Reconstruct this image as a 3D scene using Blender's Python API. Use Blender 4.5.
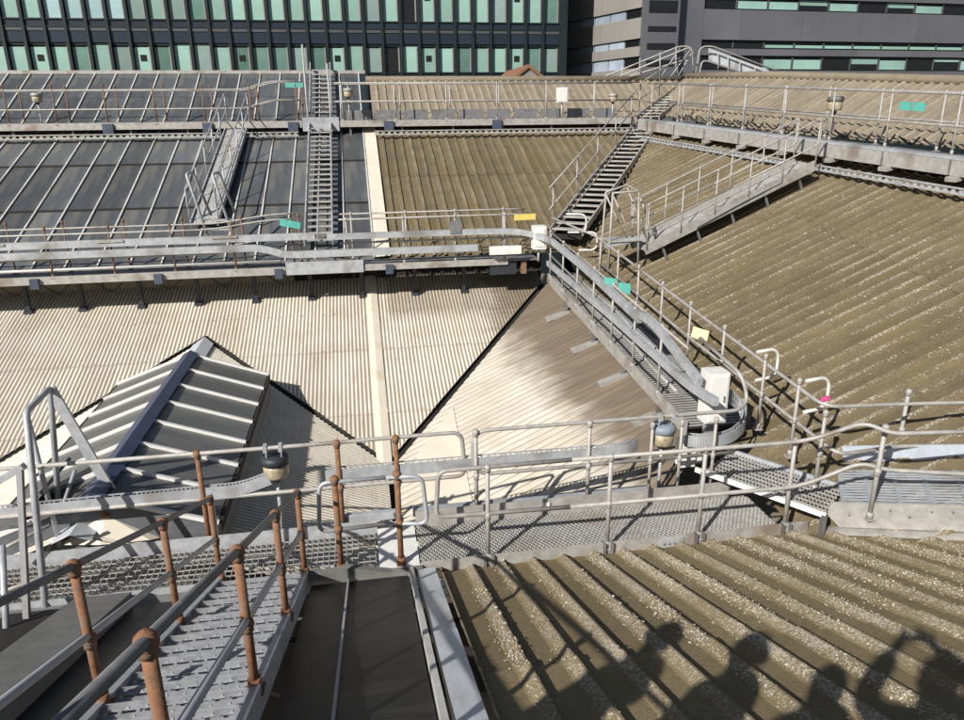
import bpy, bmesh, math, random
from math import sin, cos, radians, pi, hypot, atan2
from mathutils import Vector, Matrix
random.seed(7)
for o in list(bpy.data.objects): bpy.data.objects.remove(o)
S = bpy.context.scene; COL = S.collection

# ---------------------------------------------------------------- camera
W0, H0, F0 = 964.0, 720.0, 723.0
PITCH, ROLL, YAW, ZC = radians(18.5), radians(0.6), radians(9.4), 4.45
CAM = Vector((0, 0, ZC))
FW = Vector((sin(YAW)*cos(PITCH), cos(YAW)*cos(PITCH), -sin(PITCH)))
R0 = Vector((cos(YAW), -sin(YAW), 0)); U0 = R0.cross(FW)
RT = R0*cos(ROLL) - U0*sin(ROLL); UP = U0*cos(ROLL) + R0*sin(ROLL)
cd = bpy.data.cameras.new('camera'); cam = bpy.data.objects.new('camera', cd); COL.objects.link(cam)
cd.sensor_width = 36; cd.lens = 36*F0/W0; cd.clip_start = 0.12; cd.clip_end = 2000
m = Matrix((RT, UP, -FW)).transposed().to_4x4(); m.translation = CAM; cam.matrix_world = m
S.camera = cam
S.render.resolution_x, S.render.resolution_y = 1024, 765

def ray(x, y): return FW + RT*((x-W0/2)/F0) - UP*((y-H0/2)/F0)
def PZ(x, y, z): d = ray(x, y); return CAM + d*((z-ZC)/d.z)
def PY(x, y, Y): d = ray(x, y); return CAM + d*(Y/d.y)
def PX(x, y, X): d = ray(x, y); return CAM + d*(X/d.x)
def PP(x, y, p):                       # plane z = a X + b Y + c
    d = ray(x, y); a, b, c = p
    return CAM + d*((c-ZC)/(d.z-a*d.x-b*d.y))
def PD(x, y, dep): return CAM + ray(x, y)*dep

# ---------------------------------------------------------------- world, sun
SUN = ray(915, 634).normalized()       # direction the sunlight travels
el = math.asin(-SUN.z); az = atan2(-SUN.x, -SUN.y)
wd = bpy.data.worlds.new('World'); S.world = wd; wd.use_nodes = True
nt = wd.node_tree; bg = nt.nodes['Background']
sk = nt.nodes.new('ShaderNodeTexSky'); sk.sky_type = 'NISHITA'; sk.sun_disc = False
sk.sun_elevation = el; sk.sun_rotation = az
nt.links.new(sk.outputs[0], bg.inputs[0]); bg.inputs[1].default_value = 0.052
sl = bpy.data.lights.new('sun', 'SUN'); sl.energy = 5.0; sl.angle = radians(0.53); sl.color = (1, .96, .9)
so = bpy.data.objects.new('sun', sl); COL.objects.link(so)
so.rotation_euler = SUN.to_track_quat('-Z', 'Y').to_euler(); so.location = (-20, -20, 40)
S.view_settings.view_transform = 'Standard'; S.view_settings.look = 'None'
S.view_settings.exposure = 0.3; S.view_settings.gamma = 1
S.render.engine = 'CYCLES'

# ---------------------------------------------------------------- materials
def mat(name, col, rough=.6, metal=0., var=.25, scale=6., bump=.0, bscale=40., col2=None, rnd=.0, spec=.5, stretch=None, stain=None, stain_scale=1.5, stain_lo=.52, stain_hi=.68):
    M = bpy.data.materials.new(name); M.use_nodes = True
    N = M.node_tree.nodes; L = M.node_tree.links; P = N['Principled BSDF']
    P.inputs['Roughness'].default_value = rough; P.inputs['Metallic'].default_value = metal
    P.inputs['Specular IOR Level'].default_value = spec
    tc = N.new('ShaderNodeTexCoord'); co = tc.outputs['Object']
    if stretch:
        mp = N.new('ShaderNodeMapping'); mp.inputs['Scale'].default_value = stretch
        L.new(co, mp.inputs[0]); co = mp.outputs[0]
    no = N.new('ShaderNodeTexNoise'); no.inputs['Scale'].default_value = scale; no.inputs['Detail'].default_value = 6
    no.inputs['Roughness'].default_value = .65
    L.new(co, no.inputs[0])
    rp = N.new('ShaderNodeValToRGB'); e = rp.color_ramp.elements
    c2 = col2 or tuple(c*(1-var) for c in col)
    e[0].position = .3; e[0].color = (*c2, 1); e[1].position = .68; e[1].color = (*[min(1, c*(1+var*.35)) for c in col], 1)
    L.new(no.outputs[0], rp.inputs[0]); out = rp.outputs[0]
    if stain:
        n2 = N.new('ShaderNodeTexNoise'); n2.inputs['Scale'].default_value = stain_scale; n2.inputs['Detail'].default_value = 8
        L.new(co, n2.inputs[0])
        r2 = N.new('ShaderNodeMapRange'); r2.inputs[1].default_value = stain_lo; r2.inputs[2].default_value = stain_hi
        L.new(n2.outputs[0], r2.inputs[0])
        mx = N.new('ShaderNodeMix'); mx.data_type = 'RGBA'; L.new(r2.outputs[0], mx.inputs[0]); L.new(out, mx.inputs[6])
        mx.inputs[7].default_value = (*stain, 1); out = mx.outputs[2]
    if rnd:
        oi = N.new('ShaderNodeObjectInfo'); mr = N.new('ShaderNodeMapRange')
        mr.inputs[3].default_value = 1-rnd; mr.inputs[4].default_value = 1+rnd*.6
        L.new(oi.outputs['Random'], mr.inputs[0])
        mx = N.new('ShaderNodeVectorMath'); mx.operation = 'SCALE'
        L.new(out, mx.inputs[0]); L.new(mr.outputs[0], mx.inputs['Scale']); out = mx.outputs[0]
    L.new(out, P.inputs['Base Color'])
    rr = N.new('ShaderNodeMapRange'); rr.inputs[3].default_value = max(0, rough-.1); rr.inputs[4].default_value = min(1, rough+.12)
    L.new(no.outputs[0], rr.inputs[0]); L.new(rr.outputs[0], P.inputs['Roughness'])
    if bump:
        nb = N.new('ShaderNodeTexNoise'); nb.inputs['Scale'].default_value = bscale; nb.inputs['Detail'].default_value = 5
        L.new(tc.outputs['Object'], nb.inputs[0])
        b = N.new('ShaderNodeBump'); b.inputs['Strength'].default_value = bump; b.inputs['Distance'].default_value = .01
        L.new(nb.outputs[0], b.inputs['Height']); L.new(b.outputs[0], P.inputs['Normal'])
    return M

def rib_mat(name, base, base2, lich, lich_lo=.38, lich_hi=.58, lscale=55., stain=None, rnd=.12, moss=None, ribw=1.0, roff=.75):
    """sheet roofing: 'rib' attribute (0 trough .. 1 crest) drives lichen growth"""
    M = bpy.data.materials.new(name); M.use_nodes = True
    N = M.node_tree.nodes; L = M.node_tree.links; P = N['Principled BSDF']
    P.inputs['Roughness'].default_value = .9; P.inputs['Specular IOR Level'].default_value = .2
    tc = N.new('ShaderNodeTexCoord')
    def noise(s, d=6, r=.6):
        n = N.new('ShaderNodeTexNoise'); n.inputs['Scale'].default_value = s; n.inputs['Detail'].default_value = d
        n.inputs['Roughness'].default_value = r; L.new(tc.outputs['Object'], n.inputs[0]); return n.outputs[0]
    def mr(v, a, b, c=0, d=1):
        n = N.new('ShaderNodeMapRange'); n.interpolation_type = 'SMOOTHSTEP'
        for i, q in enumerate((a, b, c, d)): n.inputs[i+1].default_value = q
        L.new(v, n.inputs[0]); return n.outputs[0]
    def math_(op, a, b):
        n = N.new('ShaderNodeMath'); n.operation = op
        for i, q in enumerate((a, b)):
            if isinstance(q, (int, float)): n.inputs[i].default_value = q
            else: L.new(q, n.inputs[i])
        return n.outputs[0]
    def mix(f, a, b):
        n = N.new('ShaderNodeMix'); n.data_type = 'RGBA'; L.new(f, n.inputs[0])
        for i, q in ((6, a), (7, b)):
            if isinstance(q, tuple): n.inputs[i].default_value = (*q, 1)
            else: L.new(q, n.inputs[i])
        return n.outputs[2]
    at = N.new('ShaderNodeAttribute'); at.attribute_name = 'rib'
    c = mix(mr(noise(2.2), .35, .65), base, base2)
    c = mix(math_('MULTIPLY', mr(noise(30), .45, .62), .55), c, tuple(x*.72 for x in base))
    if moss: c = mix(math_('MULTIPLY', mr(noise(1.1), .52, .7), .65), c, moss)
    ln = noise(lscale, 4, .7)
    big = noise(.9, 3)
    f = math_('ADD', ln, math_('MULTIPLY', math_('SUBTRACT', big, .5), .45))
    f = math_('ADD', f, math_('MULTIPLY', math_('SUBTRACT', at.outputs['Fac'], roff), .42*ribw))
    f = mr(f, lich_lo, lich_hi)
    c = mix(f, c, lich)
    c = mix(math_('MULTIPLY', mr(noise(90, 3), .60, .68), math_('MULTIPLY', f, .6)), c, (.62, .57, .48))
    if stain: c = mix(math_('MULTIPLY', mr(noise(3.0), .5, .72), .8), c, stain)
    oi = N.new('ShaderNodeObjectInfo')
    s = N.new('ShaderNodeVectorMath'); s.operation = 'SCALE'
    L.new(c, s.inputs[0]); L.new(mr(oi.outputs['Random'], 0, 1, 1-rnd, 1+rnd*.6), s.inputs['Scale'])
    L.new(s.outputs[0], P.inputs['Base Color'])
    b = N.new('ShaderNodeBump'); b.inputs['Strength'].default_value = .6; b.inputs['Distance'].default_value = .012
    L.new(math_('ADD', math_('MULTIPLY', f, .6), noise(70, 4, .7)), b.inputs['Height']); L.new(b.outputs[0], P.inputs['Normal'])
    return M

def cream_mat(name='cream_corrugated_iron', st=(6, .35, 1), trough_dark=.72, stain=.86, bs=1.):
    M = bpy.data.materials.new(name); M.use_nodes = True
    N = M.node_tree.nodes; L = M.node_tree.links; P = N['Principled BSDF']
    P.inputs['Roughness'].default_value = .75; P.inputs['Specular IOR Level'].default_value = .25
    tc = N.new('ShaderNodeTexCoord'); sp = N.new('ShaderNodeSeparateXYZ'); L.new(tc.outputs['Object'], sp.inputs[0])
    def noise(s, d=6, st=None):
        n = N.new('ShaderNodeTexNoise'); n.inputs['Scale'].default_value = s; n.inputs['Detail'].default_value = d
        src = tc.outputs['Object']
        if st:
            mp = N.new('ShaderNodeMapping'); mp.inputs['Scale'].default_value = st; L.new(src, mp.inputs[0]); src = mp.outputs[0]
        L.new(src, n.inputs[0]); return n.outputs[0]
    def mr(v, a, b, c=0, d=1):
        n = N.new('ShaderNodeMapRange'); n.interpolation_type = 'SMOOTHSTEP'
        for i, q in enumerate((a, b, c, d)): n.inputs[i+1].default_value = q
        L.new(v, n.inputs[0]); return n.outputs[0]
    def mth(op, a, b):
        n = N.new('ShaderNodeMath'); n.operation = op
        for i, q in enumerate((a, b)):
            if isinstance(q, (int, float)): n.inputs[i].default_value = q
            else: L.new(q, n.inputs[i])
        return n.outputs[0]
    def mix(f, a, b):
        n = N.new('ShaderNodeMix'); n.data_type = 'RGBA'; L.new(f, n.inputs[0])
        for i, q in ((6, a), (7, b)):
            if isinstance(q, tuple): n.inputs[i].default_value = (*q, 1)
            else: L.new(q, n.inputs[i])
        return n.outputs[2]
    at = N.new('ShaderNodeAttribute'); at.attribute_name = 'rib'
    c = mix(mr(noise(1.3), .35, .7), tuple(q*bs for q in (.66, .62, .53)), tuple(q*bs for q in (.59, .54, .44)))
    c = mix(mth('MULTIPLY', mr(noise(5, 6, st), .52, .7), .45), c, (.40, .31, .21))
    # darker brown in the troughs
    tr = mr(at.outputs['Fac'], .62, .05)
    c = mix(mth('MULTIPLY', tr, trough_dark), c, (.17, .12, .085))
    # brown run-off stain where the long gutter spills: right hand slope and the strip below the far walkway
    w = noise(1.7, 5)
    dx = mth('ADD', sp.outputs[0], mth('MULTIPLY', mth('SUBTRACT', w, .5), .9))
    dx = mth('ADD', dx, mth('MULTIPLY', mth('SUBTRACT', noise(2.2, 3, (.25, 3.2, 1)), .5), .8))
    dx = mth('ADD', dx, mth('MULTIPLY', mth('SUBTRACT', sp.outputs[1], 12.0), .07))
    s1 = mr(dx, 2.55, 3.5)
    dy = mth('ADD', sp.outputs[1], mth('MULTIPLY', mth('SUBTRACT', w, .5), .5))
    s2 = mth('MULTIPLY', mr(dy, 15.0, 15.75), mr(sp.outputs[0], .4, .6))
    s2 = mth('MULTIPLY', s2, .55)
    sx = mth('MAXIMUM', s1, s2)
    c = mix(mth('MULTIPLY', sx, stain), c, mix(mr(noise(2.0, 5, (.3, 5, 1)), .4, .62), (.14, .106, .074), (.175, .134, .093)))
    oi = N.new('ShaderNodeObjectInfo')
    s = N.new('ShaderNodeVectorMath'); s.operation = 'SCALE'
    L.new(c, s.inputs[0]); L.new(mr(oi.outputs['Random'], 0, 1, .93, 1.05), s.inputs['Scale'])
    L.new(s.outputs[0], P.inputs['Base Color'])
    return M

MT = {}
MT['cream'] = cream_mat()
MT['cream_side'] = cream_mat('stained_cream_iron', (.3, 5, 1), .8, .95, .95)
MT['brown_near'] = rib_mat('weathered_brown_sheet', (.235, .182, .10), (.27, .212, .122), (.50, .445, .36), lich_lo=.52, lich_hi=.76, lscale=48, roff=.6, ribw=.95, moss=(.2, .165, .085))
MT['brown_far'] = rib_mat('mossy_brown_sheet', (.142, .112, .066), (.178, .142, .088), (.35, .305, .23), lich_lo=.60, lich_hi=.74, lscale=40, moss=(.145, .105, .035))
MT['brown_side'] = rib_mat('dusty_brown_sheet', (.142, .112, .066), (.172, .137, .084), (.38, .33, .255), lich_lo=.58, lich_hi=.70, lscale=38, moss=(.16, .125, .06))
MT['brown_top'] = rib_mat('bleached_brown_sheet', (.225, .187, .135), (.27, .228, .17), (.40, .35, .275), lich_lo=.55, lich_hi=.7, lscale=30)
MT['galv'] = mat('galvanised_steel', (.43, .445, .465), .5, .2, .25, 9, .05, 60, stain=(.24, .23, .22))
MT['galv_tan'] = mat('sun_bleached_steel', (.395, .378, .352), .55, .15, .3, 8, .05, 60, stain=(.24, .2, .165), stain_lo=.56)
MT['galv_dark'] = mat('dull_dark_steel', (.2, .2, .205), .6, .2, .35, 8, .05, 60, stain=(.12, .1, .085))
MT['grating'] = mat('grating_steel', (.42, .41, .39), .55, .1, .3, 14, stain=(.3, .27, .23))
MT['tread'] = mat('blue_grey_tread_steel', (.35, .36, .38), .5, .1, .4, 10, stain=(.18, .165, .15), stain_lo=.5)
MT['rust'] = mat('rusted_post', (.26, .127, .065), .85, 0, .45, 14, .3, 90, col2=(.14, .06, .03), stain=(.17, .13, .1), stain_scale=6)
MT['rust_dull'] = mat('dull_rusty_post', (.21, .125, .08), .85, 0, .4, 12, col2=(.11, .065, .045))
MT['white'] = mat('white_paint', (.72, .71, .68), .5, 0, .12, 5, stain=(.45, .4, .33), stain_lo=.62, stain_hi=.8)
MT['bar'] = mat('white_glazing_bar', (.58, .57, .54), .55, 0, .2, 7, stain=(.35, .31, .26))
MT['glass'] = mat('dirty_wired_glass', (.105, .112, .115), .3, 0, .3, 2.5, col2=(.075, .082, .088), rnd=.35, stain=(.15, .145, .13), stain_scale=1.1, stretch=(2.5, .6, 1))
MT['glass_lantern'] = mat('grey_lantern_glass', (.125, .125, .12), .35, 0, .25, 2.5, rnd=.25, stain=(.17, .16, .14), stretch=(.6, 2.5, 1))
MT['glass_near'] = mat('near_black_wired_glass', (.014, .015, .016), .4, 0, .4, 3, rnd=.2, spec=.25, stain=(.03, .028, .026), stretch=(1, 6, 1))
MT['lead'] = mat('lead_flashing', (.13, .135, .145), .6, .1, .3, 6, .1, 30)
MT['ridge_blue'] = mat('blue_grey_ridge_capping', (.075, .095, .16), .4, .2, .3, 5)
MT['flash'] = mat('silver_flashing', (.62, .645, .68), .4, .2, .25, 5, .06, 12, stain=(.36, .35, .34), stain_lo=.55, stretch=(2, .5, 1))
MT['white_sheet'] = mat('new_white_flat_sheet', (.66, .6, .49), .6, 0, .1, 2, stain=(.5, .4, .27), stain_lo=.6, stain_hi=.8)
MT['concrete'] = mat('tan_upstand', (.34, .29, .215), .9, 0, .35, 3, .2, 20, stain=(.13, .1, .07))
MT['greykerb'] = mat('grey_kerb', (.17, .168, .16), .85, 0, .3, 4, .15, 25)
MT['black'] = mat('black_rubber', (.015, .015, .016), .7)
MT['gutter'] = mat('dark_gutter_and_shade', (.018, .016, .014), .9)  # real gutters and purlins, also the painted shadow under the diagonal stairs
MT['lens'] = mat('cream_lamp_lens', (.43, .38, .27), .45, 0, .3, 14, col2=(.22, .17, .1))
MT['lampcap'] = mat('dark_lamp_cap', (.03, .034, .04), .5)
MT['lampcap_grey'] = mat('blue_grey_lamp_cap', (.22, .26, .31), .5)
MT['teal'] = mat('turquoise_tag', (.10, .40, .34), .5, 0, .15, 12)
MT['yellow'] = mat('yellow_tag', (.66, .52, .14), .5, 0, .15, 12)
MT['paleyellow'] = mat('pale_yellow_sheet', (.8, .7, .32), .5, 0, .12, 9)
MT['bluebox'] = mat('blue_junction_box', (.06, .075, .11), .5)
MT['bluepanel'] = mat('pale_blue_perforated', (.44, .48, .54), .5, .1, .2, 8)
MT['whitetube'] = mat('white_cable_tube', (.66, .64, .58), .45)
MT['pink'] = mat('magenta_tape', (.5, .06, .2), .5)
MT['flake'] = mat('pale_lichen_flake', (.50, .45, .365), .95, 0, .35, 50, col2=(.28, .24, .175))
MT['cable'] = mat('black_cable', (.02, .02, .02), .6)
MT['brick_tan'] = mat('brown_tile', (.3, .2, .13), .9)

# ---------------------------------------------------------------- helpers
def tag(o, label=None, cat=None, group=None, kind=None):
    if label: o['label'] = label
    if cat: o['category'] = cat
    if group: o['group'] = group
    if kind: o['kind'] = kind
    return o
def empty(name, loc, label, cat, group=None):
    o = bpy.data.objects.new(name, None); COL.objects.link(o); o.location = loc; o.empty_display_size = .2
    return tag(o, label, cat, group)
def link(name, me, parent=None, loc=None, mw=None):
    o = bpy.data.objects.new(name, me); COL.objects.link(o)
    if mw is not None: wm = mw
    else: wm = Matrix.Translation(loc) if loc is not None else Matrix.Identity(4)
    if parent is not None:
        o.parent = parent
        p = parent; off = Vector((0, 0, 0))
        while p is not None:
            off += p.location; p = p.parent
        wm = Matrix.Translation(-off) @ wm
    o.matrix_basis = wm
    return o
class MB:
    def __init__(s): s.v = []; s.f = []; s.sm = []
    def add(s, vs, fs, smooth=False):
        k = len(s.v); s.v += [tuple(v) for v in vs]; s.f += [tuple(k+i for i in f) for f in fs]; s.sm += [smooth]*len(fs); return s
    def box(s, a, b):
        x0, y0, z0 = [min(p, q) for p, q in zip(a, b)]; x1, y1, z1 = [max(p, q) for p, q in zip(a, b)]
        return s.add([(x0,y0,z0),(x1,y0,z0),(x1,y1,z0),(x0,y1,z0),(x0,y0,z1),(x1,y0,z1),(x1,y1,z1),(x0,y1,z1)],
                     [(0,3,2,1),(4,5,6,7),(0,1,5,4),(1,2,6,5),(2,3,7,6),(3,0,4,7)])
    def bar(s, p, q, w, h, up=(0, 0, 1)):   # rectangular bar from p to q, w sideways, h along up
        p, q = Vector(p), Vector(q); d = (q-p).normalized(); up = Vector(up)
        sd = d.cross(up)
        if sd.length < 1e-5: sd = d.cross(Vector((1, 0, 0)))
        sd.normalize(); u = sd.cross(d).normalized(); sd = sd*w/2; u = u*h/2
        vs = [p-sd-u, p+sd-u, p+sd+u, p-sd+u, q-sd-u, q+sd-u, q+sd+u, q-sd+u]
        return s.add(vs, [(0,1,2,3),(4,7,6,5),(0,4,5,1),(1,5,6,2),(2,6,7,3),(3,7,4,0)])
    def tube(s, pts, r, n=8, caps=True):
        pts = [Vector(p) for p in pts]; k = len(s.v); rings = []
        d0 = (pts[1]-pts[0]).normalized(); ref = Vector((0, 0, 1)) if abs(d0.z) < .9 else Vector((1, 0, 0))
        x = d0.cross(ref).normalized()
        for i, p in enumerate(pts):
            d = (pts[min(i+1, len(pts)-1)]-pts[max(i-1, 0)]).normalized()
            x = (x-d*x.dot(d)).normalized(); y = d.cross(x)
            rr = r[i] if isinstance(r, (list, tuple)) else r
            s.v += [tuple(p+(x*cos(2*pi*j/n)+y*sin(2*pi*j/n))*rr) for j in range(n)]
        for i in range(len(pts)-1):
            for j in range(n):
                a = k+i*n+j; b = k+i*n+(j+1) % n
                s.f.append((a, b, b+n, a+n)); s.sm.append(True)
        if caps:
            s.f.append(tuple(k+j for j in reversed(range(n)))); s.f.append(tuple(k+(len(pts)-1)*n+j for j in range(n))); s.sm += [False, False]
        return s
    def lathe(s, prof, c=(0, 0, 0), n=14):
        k = len(s.v)
        for r, z in prof: s.v += [(c[0]+r*cos(2*pi*j/n), c[1]+r*sin(2*pi*j/n), c[2]+z) for j in range(n)]
        for i in range(len(prof)-1):
            for j in range(n):
                a = k+i*n+j; b = k+i*n+(j+1) % n; s.f.append((a, b, b+n, a+n)); s.sm.append(True)
        s.f.append(tuple(k+j for j in reversed(range(n)))); s.f.append(tuple(k+(len(prof)-1)*n+j for j in range(n))); s.sm += [False, False]
        return s
    def ball(s, c, r, n=10, m=6):
        return s.lathe([(max(1e-4, r*sin(pi*i/m)), -r*cos(pi*i/m)) for i in range(m+1)], c, n)
    def mesh(s, name, material):
        me = bpy.data.meshes.new(name); me.from_pydata(s.v, [], s.f); me.materials.append(MT[material])
        me.polygons.foreach_set('use_smooth', s.sm); me.update(); return me
    def build(s, name, material, parent=None, loc=None): return link(name, s.mesh(name, material), parent, loc)
def bend(pts, r=.12, n=6):
    """round the corners of a polyline"""
    pts = [Vector(p) for p in pts]; out = [pts[0]]
    for i in range(1, len(pts)-1):
        a, b, c = pts[i-1], pts[i], pts[i+1]; u = (a-b); v = (c-b)
        rr = min(r, u.length*.49, v.length*.49); p0 = b+u.normalized()*rr; p1 = b+v.normalized()*rr
        for k in range(n+1):
            t = k/n; out.append(p0*(1-t)**2+b*2*t*(1-t)+p1*t*t)
    out.append(pts[-1]); return out
def rail(parent, pts, r=.024, m='galv_tan', name='rail', br=.12):
    pts = [Vector(p) for p in pts]
    return MB().tube(bend(pts, br) if len(pts) > 2 else pts, r).build(name, m, parent)
POSTS = {}
def post(parent, base, h=1.1, m='galv_tan', r=.024, mid=.55, up=None, shoe=True):
    key = (round(h, 2), m, r, shoe)
    if key not in POSTS:
        b = MB().tube([(0, 0, 0), (0, 0, h)], r)
        if shoe: b.box((-.05, -.05, 0), (.05, .05, .012)); b.lathe([(r*1.5, .012), (r*1.5, .09)], n=8)
        POSTS[key] = (b.mesh('post', m), MB().ball((0, 0, 0), r*1.6).lathe([(r*1.32, -.05), (r*1.32, .0)], n=8).mesh('joint', m))
    pm, jm = POSTS[key]
    o = link('post', pm, parent, Vector(base))
    for z in (h-.005, mid):
        if z: link('joint', jm, o, Vector(base)+Vector((0, 0, z)))
    return o
def lin(a, b, t): return Vector(a)*(1-t)+Vector(b)*t

# sheet roofing ------------------------------------------------------------
def pl(p, x, y): return p[0]*x+p[1]*y+p[2]
def clip(poly, o, u):
    """interval of t where o+t*u lies inside the convex plan polygon"""
    lo, hi = -1e9, 1e9; n = len(poly)
    ar = sum(poly[i][0]*poly[(i+1) % n][1]-poly[(i+1) % n][0]*poly[i][1] for i in range(n))
    sg = 1 if ar > 0 else -1
    for i in range(n):
        a, b = poly[i], poly[(i+1) % n]; nx, ny = -(b[1]-a[1])*sg, (b[0]-a[0])*sg
        den = nx*u[0]+ny*u[1]; num = nx*(a[0]-o[0])+ny*(a[1]-o[1])
        if abs(den) < 1e-9:
            if num > 0: return None
            continue
        t = num/den
        if den > 0: lo = max(lo, t)
        else: hi = min(hi, t)
    return (lo, hi) if hi-lo > .02 else None
def sheets(parent, plane, u, poly, pitch, prof, nper, m, laps=(), smooth=False, name='roof_panel', off=0., joined=False, v0=None):
    L_ = hypot(*u); u = (u[0]/L_, u[1]/L_); v = (u[1], -u[0])
    vs = [q[0]*v[0]+q[1]*v[1] for q in poly]; us = [q[0]*u[0]+q[1]*u[1] for q in poly]
    a = min(vs) if v0 is None else v0; n = int(math.ceil((max(vs)-a)/pitch)); hm = max(q[1] for q in prof)
    cuts = [min(us)-1]+sorted(laps)+[max(us)+1]
    for i0 in range(0, n, nper):
        for k in range(len(cuts)-1):
            V = []; Fc = []; A = []; prev = None
            for i in range(i0, min(n, i0+nper)):
                for j, pq in enumerate(prof):
                    fo, h = pq[0], pq[1]; av = pq[2] if len(pq) > 2 else h/hm
                    if i > i0 and j == 0: continue
                    vv = a+(i+fo)*pitch; o = (v[0]*vv, v[1]*vv); iv = clip(poly, o, u); cur = None
                    if iv:
                        lo, hi = max(iv[0], cuts[k]), min(iv[1], cuts[k+1]+(.05 if k < len(cuts)-2 else 0))
                        if hi-lo > .01:
                            q = []
                            for t in (lo, hi):
                                x, y = o[0]+t*u[0], o[1]+t*u[1]
                                lift = .014*(1-(t-cuts[k])/max(.1, (cuts[k+1]-cuts[k]))) if k > 0 else 0
                                q.append(len(V)); V.append((x, y, pl(plane, x, y)+h+off+lift)); A.append(av)
                            cur = q
                    if cur and prev: Fc.append((prev[0], cur[0], cur[1], prev[1]))
                    prev = cur
                if i == min(n, i0+nper)-1: prev = None
            if not Fc: continue
            me = bpy.data.meshes.new(name); me.from_pydata(V, [], Fc); me.materials.append(MT[m])
            at = me.attributes.new('rib', 'FLOAT', 'POINT'); at.data.foreach_set('value', A)
            bm = bmesh.new(); bm.from_mesh(me); bmesh.ops.recalc_face_normals(bm, faces=bm.faces)
            if sum(f.normal.z for f in bm.faces) < 0: bmesh.ops.reverse_faces(bm, faces=bm.faces)
            bm.to_mesh(me); bm.free()
            if smooth: me.polygons.foreach_set('use_smooth', [True]*len(me.polygons))
            link(name, me, parent)
RIBP = [(0, 0), (.56, 0), (.69, .05), (.89, .052), (.94, 0), (1, 0)]
RIBN = [(0, 0, 0), (.60, 0, .1), (.68, .012, .75), (.86, .054, .85), (.91, .056, .55), (.925, 0, 0), (1, 0, 0)]
def sineprof(h, n=8): return [(i/n, h*.5*(1-cos(2*pi*i/n))) for i in range(n+1)]

# roof planes  z = a X + b Y + c
N_ = (0, -.364, -.06+.364*6.5)
A_ = (0, .352, .72-.352*16.5)
B_ = (.40, .047, -1.16-.4*.27-.047*11)
A2 = (0, .387, 1.82-.387*17.5)
B2 = (.43, .14, .93-.43*5-.14*13)
G_R = (-.38, 0, -1.16+.38*.27)           # right slope of the small gable (rises to the left)
G_L = (.38, 0, .19+.38*3.28)
GX = -3.28
ZW2, ZW3 = 1.45, 4.38

# ================================================================ setting: ground and the station below the roofs
MT['asphalt'] = mat('street_asphalt', (.05, .05, .052), .9, 0, .3, .5)
g = MB().add([(-900, -900, -18), (900, -900, -18), (900, 900, -18), (-900, 900, -18)], [(0, 1, 2, 3)]).build('ground', 'asphalt'); tag(g, kind='structure')
st = empty('station_building', (0, 12, -18), 'brick station hall carrying the sawtooth roofs and walkways', 'building')
MB().box((-30, -14, -18), (34, 33, -2.6)).build('wall', 'concrete', st)

# ================================================================ roof slopes
rN = empty('near_roof_slope', (3, 3, 0), 'olive brown ribbed sheet roof crossed by the shadows of people and railings', 'roof')
sheets(rN, N_, (0, -1), [(.56, -.6), (.56, 7.3), (3.7, 7.3), (4.95, 6.2), (11.6, -.55)], .332, [(1-q[0], q[1], q[2]) for q in reversed(RIBN)], 1, 'brown_near', v0=-11.6, laps=(-3.9, -1.2))
rA = empty('cream_roof_slope', (-4, 14, -.2), 'cream corrugated iron roof slope below the long walkway with cable trays', 'roof')
SP = sineprof(.020)
sheets(rA, A_, (0, 1), [(.24, 11.30), (4.2, 16.49), (4.2, 17.0), (-3.28, 17.0), (-3.28, 15.1)], .0765, SP, 8, 'cream', laps=(12.45, 14.3), smooth=True)
sheets(rA, A_, (0, 1), [(-3.28, 15.1), (-3.28, 17.0), (-14, 17.0), (-14, 10.9), (-7.2, 10.93)], .0765, SP, 8, 'cream', laps=(12.45, 14.3), smooth=True, v0=-14.0)
for y0, y1 in ((11.25, 12.6), (12.55, 15.3), (15.25, 17.0)):
    b = MB(); k = .002 if y0 < 12 else (.008 if y0 < 14 else .014)
    z0, z1 = pl(A_, 0, y0)+.026+k, pl(A_, 0, y1)+.026+k
    b.add([(.03, y0, z0), (.15, y0, z0+.03), (.29, y0, z0), (.03, y1, z1), (.15, y1, z1+.03), (.29, y1, z1), (.03, y0, z0-.04), (.29, y0, z0-.04)],
          [(0, 1, 4, 3), (1, 2, 5, 4), (0, 6, 7, 2, 1)])
    b.build('flashing_strip', 'white_sheet', rA)
rG = empty('small_gable_roof', (GX, 10, -1), 'low cream corrugated gable under the dark glazed lantern', 'roof')
sheets(rG, G_R, (-1, 0), [(GX+.12, 14.8), (.2, 11.2), (.2, 7.5), (GX+.12, 7.5)], .0765, SP, 10, 'cream', smooth=True)
sheets(rG, G_L, (1, 0), [(GX-.12, 14.8), (-7.0, 10.95), (-7.0, 7.5), (GX-.12, 7.5)], .0765, SP, 10, 'cream', smooth=True)
b = MB()
for s in (-1, 1):
    b.add([(GX, 7.4, .25), (GX+s*.2, 7.4, .16), (GX+s*.2, 14.75, .16), (GX, 14.97, .25)], [(0, 1, 2, 3) if s > 0 else (3, 2, 1, 0)])
b.build('ridge_capping', 'flash', rG)
rB = empty('stained_cream_roof_slope', (2.5, 11, -.3), 'cream sheet roof slope stained brown beside the inclined walkway', 'roof')
sheets(rB, B_, (1, .10), [(.33, 11.16), (4.45, 16.58), (4.45, 8.3), (3.5, 7.45), (.33, 7.45)], .17, [(0, -.014), (.13, .014), (.5, .018), (.87, .014), (1, -.014)], 4, 'cream_side')
p3 = [PP(x, y, B_) for x, y in ((417, 456), (453, 409), (473, 506), (430, 512))]
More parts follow.
